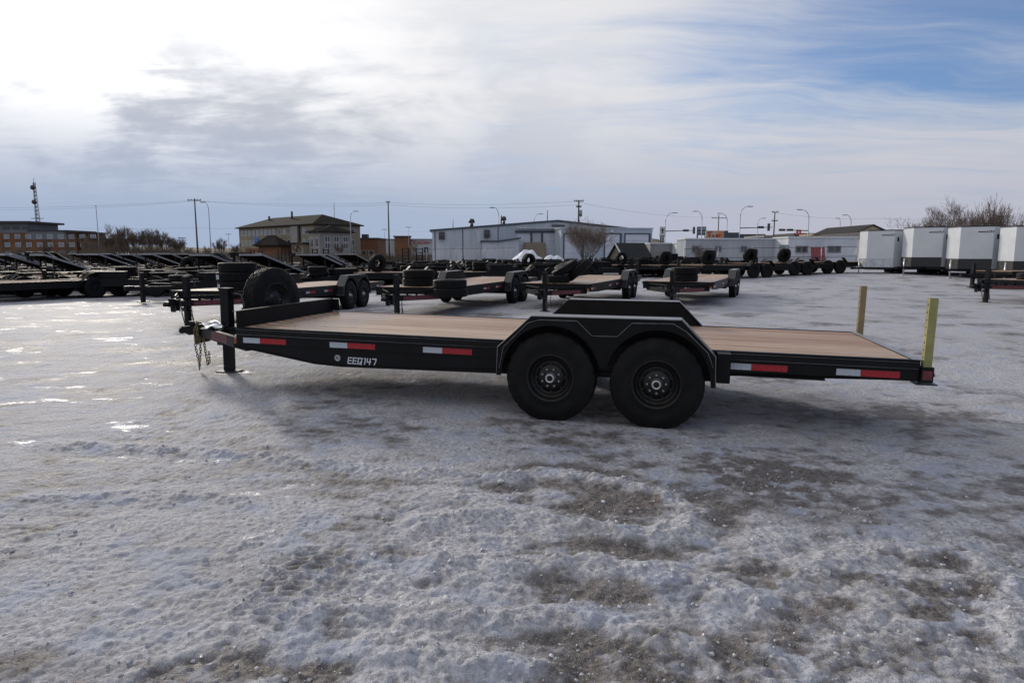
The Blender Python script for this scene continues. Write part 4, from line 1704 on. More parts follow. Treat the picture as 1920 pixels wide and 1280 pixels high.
bt1 = box_trailer('white enclosed trailer with bright metal stone guard, beside the cabins', False)
box_at(bt1, 1625, 40.0, math.radians(20.4), -0.10)
bt2 = box_trailer('white enclosed trailer with black stone guard next to the one with the metal guard', True)
box_at(bt2, 1710, 37.35, math.radians(20.4))
for lab, px, y in (('third white enclosed trailer from the cabins, black stone guard, under the bare trees', 1798, 34.6), ('white enclosed trailer cut off by the right edge of the picture', 1902, 31.8)):
    c = copy_tree(bt2)
    c['label'] = lab
    box_at(c, px, y, math.radians(20.4))

# ------------------------------------------------------------------ buildings
def frame_at(ax, ay, bx_, by):
    """rotation of a wall that runs from a (left end) to b (right end)"""
    return math.atan2(by - ay, bx_ - ax), math.hypot(bx_ - ax, by - ay)


def wall_x(root, px):
    """local x where the sight line of column px meets the wall plane (local y = 0)"""
    a = root.rotation_euler.z
    ox, oy = root.location.x, root.location.y
    r = ray(px, 475)
    c, s = math.cos(a), math.sin(a)
    # o + t*(c,s) = k*(r.x, r.y)
    det = c * (-r.y) - s * (-r.x)
    return (-ox * (-r.y) + oy * (-r.x)) / det


def wall_z(root, px, py):
    t = wall_x(root, px)
    y = root.location.y + t * math.sin(root.rotation_euler.z)
    return zat(py, y)


def hip_roof(x0, x1, y0, y1, z, h, over, mat, parent, name='roof', inset=None):
    x0, x1, y0, y1 = x0 - over, x1 + over, y0 - over, y1 + over
    ins = (y1 - y0) / 2 if inset is None else inset
    ym = (y0 + y1) / 2
    b = MB()
    b.add([(x0, y0, z), (x1, y0, z), (x1, y1, z), (x0, y1, z), (x0 + ins, ym, z + h), (x1 - ins, ym, z + h),
           (x0, y0, z - .25), (x1, y0, z - .25), (x1, y1, z - .25), (x0, y1, z - .25)],
          [(0, 1, 5, 4), (1, 2, 5), (2, 3, 4, 5), (3, 0, 4), (6, 9, 8, 7), (0, 6, 7, 1), (1, 7, 8, 2), (2, 8, 9, 3), (3, 9, 6, 0)])
    return b.build(name, mat, parent)


def window(parent, x, z, w, h, y=0.0, mat='glass', frame='signwhite', side=None, bars=False):
    """a window set in the wall; side='x' puts it on an end wall at x"""
    b = MB()
    t = 0.09

    def bx(b, a0, a1, z0, z1, d0, d1):
        if side is None:
            b.box(a0, a1, y - d1, y - d0, z0, z1)
        else:
            b.box(x + d0, x + d1, a0, a1, z0, z1)
    c = x if side is None else y
    bx(b, c - w / 2, c - w / 2 + t, z, z + h, 0.0, 0.06)
    bx(b, c + w / 2 - t, c + w / 2, z, z + h, 0.0, 0.06)
    bx(b, c - w / 2 + t, c + w / 2 - t, z, z + t, 0.0, 0.06)
    bx(b, c - w / 2 + t, c + w / 2 - t, z + h - t, z + h, 0.0, 0.06)
    if bars:
        bx(b, c - t / 2, c + t / 2, z + t, z + h - t, 0.0, 0.06)
    f = b.build('window', MT[frame], parent)
    b = MB()
    bx(b, c - w / 2 + t, c + w / 2 - t, z + t, z + h - t, 0.005, 0.025)
    b.build('pane', MT[mat], f)
    return f


def bbox(parent, name, mat, x0, x1, y0, y1, z0, z1):
    return MB().box(x0, x1, y0, y1, z0, z1).build(name, mat, parent)


# tan hotel with the hip roof
hx, hy, cx, cy = -80.8, 198.0, -50.4, 170.0
a_, L_ = frame_at(hx, hy, cx, cy)
h = thing('hotel', 'tan three storey hotel with brown hip roof and round blue sign', 'building', (hx, hy, -0.3), a_)
bbox(h, 'wall', MT['stucco'], 0, L_, 0, 14, 0, 9.2)
hip_roof(0, L_, 0, 14, 9.3, 2.9, 0.8, MT['roofb'], h)
bbox(h, 'brick_base', MT['brickor'], 4, 24, -0.25, -0.003, 0, 3.3)
bbox(h, 'stair_tower', MT['stuccog'], 31.0, 34.3, -0.6, -0.003, 0, 8.9)
bbox(h, 'downpipe', MT['dark'], 34.4, 34.9, -0.5, -0.003, 0, 8.9)
bbox(h, 'brick_base', MT['brickor'], 35.6, 41.0, -0.25, -0.003, 0, 2.9)
for z in (6.9, 4.0):
    for i in range(9):
        window(h, 2.0 + 2.35 * i, z, 1.35, 1.5, mat='glasspale')
    for i in range(5):
        window(h, (24.2 + 2.3 * i) if i < 3 else 36.6 + 2.3 * (i - 3), z, 1.35, 1.5, mat='glasspale' if i % 2 else 'glass')
for z in (1.0, 4.0, 6.9):
    window(h, L_, z, 1.3, 1.5, y=2.6, side='x', mat='glass')
    window(h, L_, z, 1.3, 1.5, y=11.5, side='x', mat='glass')
# entrance canopy
bbox(h, 'canopy_base', MT['brickor'], 18.0, 30.4, -3.2, -0.6, 0, 3.6)
hip_roof(18.0, 30.4, -3.6, -1.5, 4.1, 2.6, 0.9, MT['roofb'], h, 'canopy_roof', 5.2)
bbox(h, 'canopy_fascia', MT['fascia'], 17.4, 31.0, -3.8, -0.7, 3.602, 3.84)
b_ = MB()
b_.prism([(-1.05, 0), (1.05, 0), (1.05, 1.3)] + arc(0, 1.3, 1.05, 0, PI, 12)[1:-1] + [(-1.05, 1.3)], -9.4, -9.05)
b_.build('arch_sign', MT['bluesign'], h, (17.9, 5.6, 4.15))
# cross wing on the end wall
bbox(h, 'wing_wall', MT['stuccog'], L_ + 0.003, L_ + 5.2, -1.5, 8.0, 0, 7.0)
hip_roof(L_ + 0.0, L_ + 5.2, -1.5, 8.0, 7.25, 1.7, 0.6, MT['roofb'], h, 'wing_roof', 2.8)
for yy in (0.6, 3.2, 5.9):
    for z in (3.0, 4.7):
        window(h, L_ + 5.2, z, 1.5, 1.4, y=yy, side='x', bars=True)
for xx in (1.5, 3.8):
    window(h, L_ + xx, 3.4, 1.4, 2.2, y=-1.5, bars=True)
bbox(h, 'porch_wall', MT['stucco'], L_ - 5.5, L_ - 0.2, -3.0, -0.26, 0, 4.2)
b_ = MB()
b_.box(L_ - 6.1, L_ + 0.2, -3.6, -0.27, 4.2, 4.55)
b_.build('porch_roof', MT['roofb'], h)
window(h, L_ - 3.2, 1.9, 1.4, 1.3, y=-3.0, bars=True)
for x, hh in ((9.0, 1.2), (22.0, 2.0)):
    b_ = MB()
    b_.tube([(x, 5.0, 10.6), (x, 5.0, 11.4 + hh)], 0.28, 8)
    b_.build('roof_vent', MT['fascia'], h)
b_ = MB()
b_.tube([(38.5, 8.0, 11.0), (38.5, 8.0, 15.2)], 0.06, 6)
b_.bar((38.0, 8.0, 13.6), (39.0, 8.0, 13.6), 0.05, 0.05)
b_.build('antenna', MT['wire'], h)

# orange and slate hotel at the left edge
x0, x1 = xat(-60, 232), xat(152, 232)
h = thing('hotel', 'orange and slate hotel with flat stepped roofs beneath the lattice mast', 'building', (x0, 232, -0.4), 0)
xa, xb, xc = xat(0, 232) - x0, xat(56, 232) - x0, xat(128, 232) - x0
xe = x1 - x0
bbox(h, 'wall', MT['hotelor'], 0, xe - 1.2, 0, 16, 0, 9.0)
bbox(h, 'upper_wall', MT['hotelgr'], 0, xb, 0.3, 15.7, 9.0, 12.3)
bbox(h, 'roof', MT['fascia'], -1, xb + 1.6, -1.2, 17, 12.3, 13.0)
bbox(h, 'slate_band', MT['hotelgr'], xb + 0.2, xc, -0.08, -0.003, 6.7, 9.6)
bbox(h, 'roof', MT['fascia'], xb + 0.01, xc + 0.6, -0.4, 16, 9.62, 9.95)
bbox(h, 'roof', MT['storered'] if False else MT['fascia'], xc - 0.4, xe + 0.6, -0.9, 16, 9.02, 9.5)
for i in range(4):
    bbox(h, 'brown_panel', MT['hotelbr'], xa + 1.0 + 7.3 * i, xa + 3.2 + 7.3 * i, -0.10, -0.003, 0, 6.6)
for fl, z in enumerate((7.0, 4.2, 1.2)):
    for i in range(11):
        x = xa - 4.5 + 3.75 * i
        if x > 0.8:
            window(h, x, z, 1.9, 1.5, y=-0.1, mat='glasspale')
for i in range(6):
    window(h, xa - 4 + 3.4 * i, 10.1, 2.4, 1.0, y=0.3, mat='glass', frame='fascia')
h = thing('hotel_annex', 'low brown flat roofed annex beside the orange hotel', 'building', (xat(153, 228), 228, -0.4), 0)
w_ = xat(205, 228) - xat(153, 228)
bbox(h, 'wall', MT['hotelbr'], 0, w_, 0, 12, 0, 6.7)
bbox(h, 'roof', MT['fascia'], -0.5, w_ + 0.5, -0.6, 12.6, 6.7, 7.1)
for i in range(4):
    window(h, 1.4 + 2.2 * i, 3.6, 1.2, 1.3, mat='glass', frame='hotelbr')

# low orange building, then the store with red lettering
h = thing('restaurant', 'low orange brick building with dark roof between hotel and store', 'building', (xat(674, 190), 190, -0.4), 0)
w_ = xat(709, 190) - xat(674, 190)
bbox(h, 'wall', MT['brickor'], 0, w_, 0, 12, 0, 5.9)
bbox(h, 'parapet', MT['fascia'], -0.3, w_ + 0.3, -0.3, 12.3, 5.9, 6.35)
bbox(h, 'roof_unit', MT['dark'], 0.3, 2.0, 2, 4, 6.35, 7.4)
for i in range(2):
    window(h, 1.2 + 2.2 * i, 1.2, 1.5, 1.6, mat='glass')
h = thing('store', 'pale store with red lettering high on its wall behind the steel shop', 'building', (xat(706, 262), 262, -0.4), 0)
w_ = xat(905, 262) - xat(706, 262)
bbox(h, 'wall', MT['storew'], 0, w_, 0, 30, 0, 7.3)
bbox(h, 'coping', MT['hotelgr'], -0.2, w_ + 0.2, -0.2, 30.2, 7.3, 7.6)
q0, q1 = xat(741, 260) - xat(706, 262), xat(769, 260) - xat(706, 262)
bbox(h, 'entrance_block', MT['brickor'], q0, q1, -3.0, -0.003, 0, 8.2)
bbox(h, 'entrance_coping', MT['fascia'], q0 - 0.4, q1 + 0.4, -3.4, -0.003, 8.2, 8.7)
bbox(h, 'blue_poster', MT['trim'], xat(795, 262) - xat(706, 262), xat(803, 262) - xat(706, 262), -0.1, -0.003, 2.2, 4.4)
fc = bpy.data.curves.new('sign_lettering', 'FONT')
fc.body = 'CANADIAN TIRE'
fc.size = 1.95
fc.extrude = 0.08
fc.space_character = 0.90
fo_ = bpy.data.objects.new('tmp_text', fc)
COL.objects.link(fo_)
bpy.context.view_layer.update()
tm = bpy.data.meshes.new_from_object(fo_.evaluated_get(bpy.context.evaluated_depsgraph_get()))
bpy.data.objects.remove(fo_)
tm.name = 'sign_lettering'
tm.materials.clear()
tm.materials.append(MT['storered'])
wid = max(v.co.x for v in tm.vertices)
lt = link_mesh('sign_lettering', tm, h, (xat(769.5, 262) - xat(706, 262), -0.10, 5.55), (PI / 2, 0, 0))
lt.scale = ((xat(822, 262) - xat(769.5, 262)) / wid, 1, 1)
lt['kind'] = 'stuff'

# white steel shop with the low gable
ax, ay = xat(811, 92), 92.0
RX = 17.4
bx2, by2 = ax + 30.4, ay + 2.4
a_, L_ = frame_at(ax, ay, bx2, by2)
shop = thing('steel_shop', 'long white steel clad workshop with low gable and sliding doors', 'building', (ax, ay, -0.1), a_)
EZ, PZ = zat(433.5, 92) + 0.1, zat(415.5, 93.4) + 0.1
b_ = MB()
b_.add([(0, 0, 0), (L_, 0, 0), (L_, 0, EZ), (RX, 0, PZ), (0, 0, EZ), (0, 30, 0), (L_, 30, 0), (L_, 30, EZ), (RX, 30, PZ), (0, 30, EZ)],
       [(0, 1, 2, 3, 4), (9, 8, 7, 6, 5), (0, 4, 9, 5), (1, 6, 7, 2)])
b_.build('wall', MT['shop'], shop)
for s in (0, 1):
    b_ = MB()
    xs0, zs0, xs1, zs1 = (-0.35, EZ - 0.03, RX, PZ) if s == 0 else (RX, PZ, L_ + 0.35, EZ - 0.03)
    vs = []
    for y in (-0.25, 30.25):
        vs += [(xs0, y, zs0 + 0.02), (xs1, y, zs1 + 0.02), (xs1, y, zs1 + 0.24), (xs0, y, zs0 + 0.24)]
    b_.add(vs, [(0, 1, 2, 3), (7, 6, 5, 4), (0, 4, 5, 1), (1, 5, 6, 2), (2, 6, 7, 3), (3, 7, 4, 0)])
    b_.build('roof', MT['trim'], shop)


def roof_z(x):
    return EZ + (PZ - EZ) * (x / RX if x < RX else (L_ - x) / (L_ - RX))


for px in (816, 868, 934):
    x = wall_x(shop, px)
    bbox(shop, 'seam', MT['trim'], x - 0.06, x + 0.06, -0.05, -0.003, 0, roof_z(x) - 0.05)
x = wall_x(shop, 936)
b_ = MB()
b_.add([(x + .1, -0.04, 0), (wall_x(shop, 967), -0.04, 0), (wall_x(shop, 967), -0.04, roof_z(wall_x(shop, 967)) - 0.1), (x + .1, -0.04, roof_z(x) - 0.1)], [(0, 1, 2, 3)])
b_.add([(x + .1, -0.004, 0), (wall_x(shop, 967), -0.004, 0), (wall_x(shop, 967), -0.004, roof_z(wall_x(shop, 967)) - 0.1), (x + .1, -0.004, roof_z(x) - 0.1)], [(3, 2, 1, 0), (0, 4 - 4, 1, 1)][:1])
b_.build('blue_cladding', MT['shop2'], shop)
for px, py in ((829, 441), (913, 437)):
    x, z = wall_x(shop, px), wall_z(shop, px, py)
    b_ = MB()
    b_.prism([(-0.35, 0.45), (0.0, 0.55), (0.0, -0.5), (-0.55, -0.5), (-0.55, 0.0)], x - 0.4, x + 0.4, 'x')
    b_.build('vent_hood', MT['dark'], shop, (0, 0, z))
xd0, xd1, xdm, xdr = wall_x(shop, 968), wall_x(shop, 1050), wall_x(shop, 1016), wall_x(shop, 996)
zd = wall_z(shop, 1008, 435)
for i, (xa, xb) in enumerate(((xd0, xdr), (xdr, xdm), (xdm, xd1))):
    b_ = MB().box(xa + 0.15, xb - 0.15, -0.12, -0.004, 0, zd - (0.0 if i else 0.3))
    dr = b_.build('sliding_door', MT['doorw'] if i != 1 else MT['storew'], shop)
    b_ = MB().box(xb - 0.149, xb + 0.149, -0.16, -0.004, 0, zd + 0.1)
    b_.build('door_jamb', MT['trim'], dr)
bbox(shop, 'door_track', MT['trim'], xd0 - 0.2, xd1 + 0.3, -0.25, -0.161, zd - 0.02, zd + 0.28)
b_ = MB()
b_.box(wall_x(shop, 968), wall_x(shop, 1090), -0.9, -0.26, zd + 0.55, zd + 0.75)
b_.build('canopy', MT['shop'], shop)
x = wall_x(shop, 1002)
b_ = MB()
b_.prism([(-0.9, 0.0), (-0.25, 0.0), (-0.16, 2.6), (-0.22, 2.6)], x - 1.6, x + 1.5, 'x')
pl = b_.build('board', MT['plywood'], None, shop.location, (0, 0, a_))
pl.location = Matrix.Translation(shop.location) @ Euler((0, 0, a_)).to_matrix().to_4x4() @ Vector((x, -0.1, 0.6))
b2 = MB().prism([(-0.9, 0.0), (-0.83, 0.0), (-0.16, 2.6), (-0.22, 2.6)], -1.6, 1.5, 'x')
bpy.data.objects.remove(pl)
pl = b2.build('plywood_sheet', MT['plywood'], None, Matrix.Translation(shop.location) @ Euler((0, 0, a_)).to_matrix().to_4x4() @ Vector((x, -0.05, 0.55)), (0, 0, a_))
tag(pl, 'big brown plywood sheet leaning on the sliding doors of the shop', 'board')
# lean-to against the front
x0, x1, x2 = wall_x(shop, 903), wall_x(shop, 931), wall_x(shop, 970)
z0, z1 = wall_z(shop, 915, 452), wall_z(shop, 970, 446)
b_ = MB().prism([(x0, 0), (x2, 0), (x2, z1 - 0.1), (x1, z0 - 0.1), (x0, z0 - 0.1)], -3.0, -0.005)
b_.build('lean_to_wall', MT['shop'], shop)
b_ = MB()
b_.prism([(x0 - 0.2, z0 - 0.09), (x1, z0 - 0.09), (x2 + 0.2, z1 - 0.06), (x2 + 0.2, z1 + 0.12), (x1, z0 + 0.13), (x0 - 0.2, z0 + 0.13)], -3.3, -0.006)
b_.build('lean_to_roof', MT['trim'], shop)
for px, py, r, hh in ((885, 428, 0.45, 0.5), (941, 416, 0.16, 1.3), (946, 420, 0.35, 0.5), (1028, 412, 0.10, 1.5), (850, 424, 0.07, 1.2)):
    x = wall_x(shop, px)
    b_ = MB()
    b_.tube([(x, 1.2, roof_z(x) + 0.1), (x, 1.2, roof_z(x) + 0.2 + hh)], r * 0.55, 10)
    if r > 0.3:
        b_.lathe([(0, 0.5), (r * 0.7, 0.45), (r, 0.15), (r * 0.9, -0.1), (0.0, -0.12)], 12, Matrix.Translation((x, 1.2, roof_z(x) + 0.35 + hh)), 'z')
    b_.build('roof_stack', MT['dark'], shop)
x = wall_x(shop, 1045)
bbox(shop, 'gable_unit', MT['trim'], x - 0.8, x + 0.9, -0.7, -0.01, roof_z(x) - 1.0, roof_z(x) - 0.45)
# front block with the roll-up doors
ax, bx2 = xat(1052, 87), xat(1222, 88.5)
a_, L2 = frame_at(ax, 87.0, bx2, 88.5)
ext = thing('shop_annex', 'pale flat topped workshop block with navy framed roll up doors', 'building', (ax, 87.0, -0.1), a_)
hz_ = zat(427.5, 88)
bbox(ext, 'wall', MT['shop2'], 0, L2, 0, 4.5, 0, hz_)
bbox(ext, 'coping', MT['shop'], -0.15, L2 + 0.15, -0.15, 4.6, hz_, hz_ + 0.14)
for pa, pb in ((1058, 1090), (1134, 1161), (1172, 1215)):
    xa, xb = wall_x(ext, pa), wall_x(ext, pb)
    zt = wall_z(ext, pa, 438)
    for i in range(5):
        b_ = MB().box(xa, xb, -0.06, -0.004, zt / 5 * i + 0.01, zt / 5 * (i + 1) - 0.01)
        d_ = b_.build('door_panel', MT['doorw'], ext)
    b_ = MB()
    b_.box(xa - 0.16, xa, -0.10, -0.004, 0, zt)
    b_.box(xb, xb + 0.28, -0.10, -0.004, 0, zt)
    b_.box(xa - 0.16, xb + 0.28, -0.10, -0.004, zt, zt + 0.16)
    b_.build('door_frame', MT['trim'], ext)
b_ = MB()
b_.box(wall_x(ext, 1143), wall_x(ext, 1147), -0.5, -0.01, hz_ - 0.45, hz_ - 0.2)
b_.build('wall_lamp', MT['signwhite'], ext)

# shed with dark shingle roof
sx, sy = xat(1181, 66), 66.0
shed = thing('shed', 'small weathered board shed with dark mossy gable roof', 'shed', (sx, sy, gz(sx, sy)), math.radians(28))
LW_, LD = 2.6, 1.9
bz = 0.35
b_ = MB()
eh, rh = 1.10, 2.35
b_.add([(-LW_ / 2, -LD / 2, 0), (LW_ / 2, -LD / 2, 0), (LW_ / 2, LD / 2, 0), (-LW_ / 2, LD / 2, 0), (-LW_ / 2, -LD / 2, eh), (LW_ / 2, -LD / 2, eh), (LW_ / 2, LD / 2, eh), (-LW_ / 2, LD / 2, eh), (-LW_ / 2, 0, rh), (LW_ / 2, 0, rh)],
       [(0, 1, 5, 4), (1, 2, 6, 9, 5), (2, 3, 7, 6), (3, 0, 4, 8, 7)])
b_.build('wall', MT['shedwall'], shed)
for s in (-1, 1):
    b_ = MB()
    vs = [(-LW_ / 2 - .2, s * (LD / 2 + .25), eh - 0.28), (LW_ / 2 + .2, s * (LD / 2 + .25), eh - 0.28), (LW_ / 2 + .2, 0, rh + .02), (-LW_ / 2 - .2, 0, rh + .02)]
    b_.add(vs + [(a, b, c + 0.13) for a, b, c in vs], [(0, 1, 2, 3), (7, 6, 5, 4), (0, 4, 5, 1), (1, 5, 6, 2), (2, 6, 7, 3), (3, 7, 4, 0)])
    b_.build('roof', MT['shedroof'], shed)
b_ = MB()
b_.bar((-LW_ / 2 - .22, -LD / 2 - .25, eh - .22), (-LW_ / 2 - .22, 0, rh + .08), 0.03, 0.14)
b_.build('barge_board', MT['signwhite'], shed)
shed.scale = (1.2, 1.2, 0.98)
for i, (px, y, w, hh, mt, lab, cat, nm) in enumerate([(1133, 63, 2.4, 0.95, 'bluetarp', 'low blue tarpaulin bundle between bush and shed', 'tarpaulin', 'tarpaulin_bundle'),
                                                      (1206, 62, 1.5, 0.85, 'alu', 'pale wrapped bundle standing at the foot of the shed', 'bundle', 'wrapped_bundle')]):
    x = xat(px, y)
    b_ = MB()
    rr = random.Random(i)
    n = 9
    vs = []
    for j in range(4):
        for k in range(n):
            u = k / (n - 1)
            ht = hh * (0.75 + 0.25 * math.sin(u * PI) + rr.uniform(-.06, .06))
            vs.append((w * (u - 0.5), [-0.6, -0.42, 0.42, 0.6][j], [0, ht, ht, 0][j]))
    fs = [(j * n + k, j * n + k + 1, (j + 1) * n + k + 1, (j + 1) * n + k) for j in range(3) for k in range(n - 1)]
    fs += [(0, n, 2 * n, 3 * n), (n - 1, 4 * n - 1, 3 * n - 1, 2 * n - 1)]
    b_.add(vs, fs)
    o = b_.build(nm, MT[mt], None, (x, y, gz(x, y)))
    tag(o, lab, cat)


# site cabins
def cabin(name, label, px0, px1, y, top, mat, wins, wmat='glass', depth=3.2, doors=()):
    x0, x1 = xat(px0, y), xat(px1, y)
    z = gz((x0 + x1) / 2, y)
    o = thing(name, label, 'cabin', (x0, y, z), 0)
    H = zat(top, y) - z
    bbox(o, 'wall', MT[mat], 0, x1 - x0, 0, depth, 0.25, H - 0.12)
    bbox(o, 'roof', MT['signwhite'], -0.08, x1 - x0 + 0.08, -0.10, depth + 0.08, H - 0.12, H)
    bbox(o, 'skid', MT['dark'], 0.1, x1 - x0 - 0.1, 0.05, depth - 0.05, 0.0, 0.25)
    for pa, pb, ta, tb in wins:
        za, zb = zat(tb, y) - z, zat(ta, y) - z
        window(o, (xat(pa, y) + xat(pb, y)) / 2 - x0, za, xat(pb, y) - xat(pa, y), zb - za, mat=wmat, frame='hotelgr', bars=True)
    for pa, pb, ta in doors:
        b = MB().box(xat(pa, y) - x0, xat(pb, y) - x0, -0.05, -0.003, 0.25, zat(ta, y) - z)
        b.build('door', MT['greenpanel'], o)
    return o


cabin('office_cabin', 'long grey clad office cabin behind the wire fence', 1285, 1476, 60, 446.5, 'offgrey',
      [(1297, 1311, 461, 473), (1341, 1352, 461, 473), (1388, 1400, 461, 473)], depth=3.2)
cabin('office_cabin', 'white clad office cabin with two wide windows and a red panel beside it', 1477, 1606, 57, 443.5, 'offwhite',
      [(1491, 1514, 461, 474), (1551, 1576, 461, 474)], depth=3.2, doors=((1457, 1459, 460),) if False else ())
cabin('storage_container', 'mottled grey storage container beside the shed', 1219, 1268, 68, 455, 'pallets', [], depth=2.6)
cabin('camper_unit', 'small pale unit with stacked dark openings beside the grey container', 1269, 1287, 66, 454.5, 'offwhite', [(1272, 1284, 457, 463), (1272, 1284, 467, 473)], depth=2.4)
for nm, lab, cat, mt, pa, pb, ta, y in (('metal_sheet', 'dark red metal panel leaning on the white cabin', 'panel', 'redpanel', 1519, 1545, 463, 55.4), ('metal_sheet', 'pale green panel standing between the two cabins', 'panel', 'greenpanel', 1459, 1478, 459, 56)):
    x0, x1 = xat(pa, y), xat(pb, y)
    zg = gz((x0 + x1) / 2, y)
    H = zat(ta, y) - zg
    b_ = MB()
    b_.prism([(-0.42, 0.0), (-0.36, 0.0), (0.0, H), (-0.06, H)], 0, x1 - x0, 'x')
    o = b_.build(nm, MT[mt], None, (x0, y, zg))
    tag(o, lab, cat)
    for k in range(4):
        r_ = MB()
        xx = (x1 - x0) * (k + 0.5) / 4
        r_.bar((xx, -0.43, 0.03), (xx, -0.07, H - 0.03), 0.06, 0.03)
        r_.build('rib', MT[mt], o)


# fences
def fence(label, pts, hgt, gap, rails_=(0.98,)):
    o = thing('wire_fence', label, 'fence', (0, 0, 0))
    post = MB().tube([(0, 0, 0), (0, 0, hgt)], 0.035, 6).mesh('post', MT['galv'])
    for (ax, ay), (bx_, by) in zip(pts[:-1], pts[1:]):
        L = math.hypot(bx_ - ax, by - ay)
        n = max(2, int(L / gap))
        for i in range(n + 1):
            x, y = ax + (bx_ - ax) * i / n, ay + (by - ay) * i / n
            link_mesh('post', post, o, (x, y, gz(x, y)))
        b = MB()
        for f in rails_:
            b.bar((ax, ay, gz(ax, ay) + hgt * f), (bx_, by, gz(bx_, by) + hgt * f), 0.04, 0.04)
            b.build('rail', MT['dark'], o)
            b = MB()
        b = MB()
        m = int(L / 0.22)
        z0, z1 = gz(ax, ay), gz(bx_, by)
        for i in range(m):
            f0, f1 = i / m, min(1, (i + 5) / m)
            for s in (0, 1):
                p = Vector((ax + (bx_ - ax) * f0, ay + (by - ay) * f0, z0 + (0.05 if s else hgt * 0.97)))
                q = Vector((ax + (bx_ - ax) * f1, ay + (by - ay) * f1, z1 + (hgt * 0.97 if s else 0.05)))
                b.tube([p, q], 0.004, 3, cap=False)
        w = b.build('wire_mesh', MT['galv'], o)
        w['kind'] = 'stuff'
    return o


fence('wire fence with thin top rail in front of the office cabins', [(xat(1283, 54), 54), (xat(1606, 53), 53)], 1.75, 2.6, (0.98, 0.55))
fence('wire fence along the left part of the steel shop', [(xat(800, 82), 82), (xat(962, 84), 84)], 2.25, 2.8)


# snow heaps
def mound(label, px, y, w, hgt, seed):
    x = xat(px, y)
    n, m = 40, 24
    vs, fs = [], []
    X, Yg = np.meshgrid(np.linspace(-1, 1, n), np.linspace(-1, 1, m))
    N = fbm(X * 2 + seed * 3.1, Yg * 1.3, 0.7, 4, seed)
    r = np.sqrt(X ** 2 + Yg ** 2)
    Z = hgt * np.clip(1 - r ** 1.6, 0, 1) ** 1.25 * (1 + 0.30 * N) - 0.06
    for j in range(m):
        for i in range(n):
            vs.append((X[j, i] * w / 2, Yg[j, i] * w * 0.36, Z[j, i]))
    for j in range(m - 1):
        for i in range(n - 1):
            fs.append((j * n + i, j * n + i + 1, (j + 1) * n + i + 1, (j + 1) * n + i))
    b = MB().add(vs, fs, True)
    o = b.build('snow_heap', MT['snow'], None, (x, y, gz(x, y)))
    return tag(o, label, 'snow heap')


mound('tall white snow heap pushed up before the shop doors', 990, 74, 5.6, 2.0, 3)
mound('lower white snow heap joining the tall one on its right', 1038, 73, 4.8, 1.45, 6)


# ------------------------------------------------------------------ poles, lamps, signs, wires
def lamp_post(label, px, top, y, arm, armlen=2.0, tl=None):
    x = xat(px, y)
    z = zat(top, y)
    o = thing('street_lamp', label, 'street lamp', (x, y, -0.2))
    H = z + 0.2
    r0, r1 = 0.10, 0.055
    b = MB()
    if arm:
        b.tube([(0, 0, 0), (0, 0, H - 1.6)], [r0, r1 + 0.01], 8)
        pole = b.build('pole', MT['galv'], o)
        pts = [(arm * armlen * (1 - math.cos(a)), 0, H - 1.6 + 1.6 * math.sin(a)) for a in np.linspace(0, PI / 2, 9)]
        b = MB().tube(pts, np.linspace(r1 + 0.01, 0.04, 9), 6)
        b.build('arm', MT['galv'], o)
        e = pts[-1]
        b = MB().box(e[0] - 0.1 + min(0, arm) * 0.7, e[0] + 0.1 + max(0, arm) * 0.7, -0.14, 0.14, e[2] - 0.10, e[2] + 0.06)
        b.build('lamp_head', MT['galv'], o)
    else:
        b.tube([(0, 0, 0), (0, 0, H - 0.1)], [r0, r1], 8)
        b.build('pole', MT['galv'], o)
        b = MB().box(-0.9, 0.9, -0.15, 0.15, H - 0.1, H + 0.06)
        b.build('lamp_head', MT['dark'], o)
    if tl:
        pxa, pya, lights = tl
        xe, ze = xat(pxa, y) - x, zat(pya, y) + 0.2
        b = MB().tube([(0, 0, ze - 0.15), (xe, 0, ze)], [0.09, 0.05], 6)
        arm_ = b.build('signal_arm', MT['dark'], o)
        for lp, horiz in lights:
            xx = xat(lp, y) - x
            b = MB()
            if horiz:
                b.box(xx - 0.55, xx + 0.55, -0.32, -0.06, ze - 0.22, ze + 0.18)
            else:
                b.box(xx - 0.2, xx + 0.2, -0.32, -0.06, ze - 0.65, ze + 0.65)
            b.build('signal_head', MT['dark'], arm_)
    return o


lamp_post('slender straight lamp post beside the brown annex', 187, 386, 150, 0.001, 0.8)
lamp_post('tall slim lamp post just to the right of the crossarm power pole', 396, 379, 128, -1, 0.7)
lamp_post('curved lamp post in front of the tan hotel wing', 659, 396, 140, 1, 0.9)
lamp_post('curved lamp post rising behind the left roof slope of the steel shop', 935, 389, 130, -1, 0.9)
lamp_post('curved lamp post rising behind the gable of the steel shop', 1001, 401, 150, 1, 1.2)
lamp_post('curved lamp post standing beside the white pylon sign with signal arm', 1246, 399, 128, 1, 1.4, (1300, 432, ((1284, True), (1299, False))))
lamp_post('curved lamp post directly behind the dark two legged sign', 1314, 396, 140, -1, 1.2)
lamp_post('curved lamp post right of the orange billboard, arm to the left', 1361, 400, 150, -1, 1.5)
lamp_post('tallest curved lamp post carrying a signal arm towards the right', 1385, 387, 118, 1, 1.3, (1446, 426, ((1423, True), (1438, False))))
lamp_post('short curved lamp post between signal arm and power pole', 1418, 409, 170, 1, 1.2)
lamp_post('curved lamp post carrying a signal arm towards the left over red sign', 1513, 393, 122, -1, 1.5, (1458, 431, ((1463, True), (1478, True))))
lamp_post('curved lamp post at the right of the far tan wall', 1592, 403, 140, -1, 1.1)
lamp_post('thin lamp post just left of the curved one by the tan wall', 1572, 409, 170, -1, 0.5)
lamp_post('small twin head lamp post above the brush between the trees and power pole', 345, 446, 190, 0)
lamp_post('small distant twin head lamp post above brush, next to the hotel end', 430, 439, 230, 0)
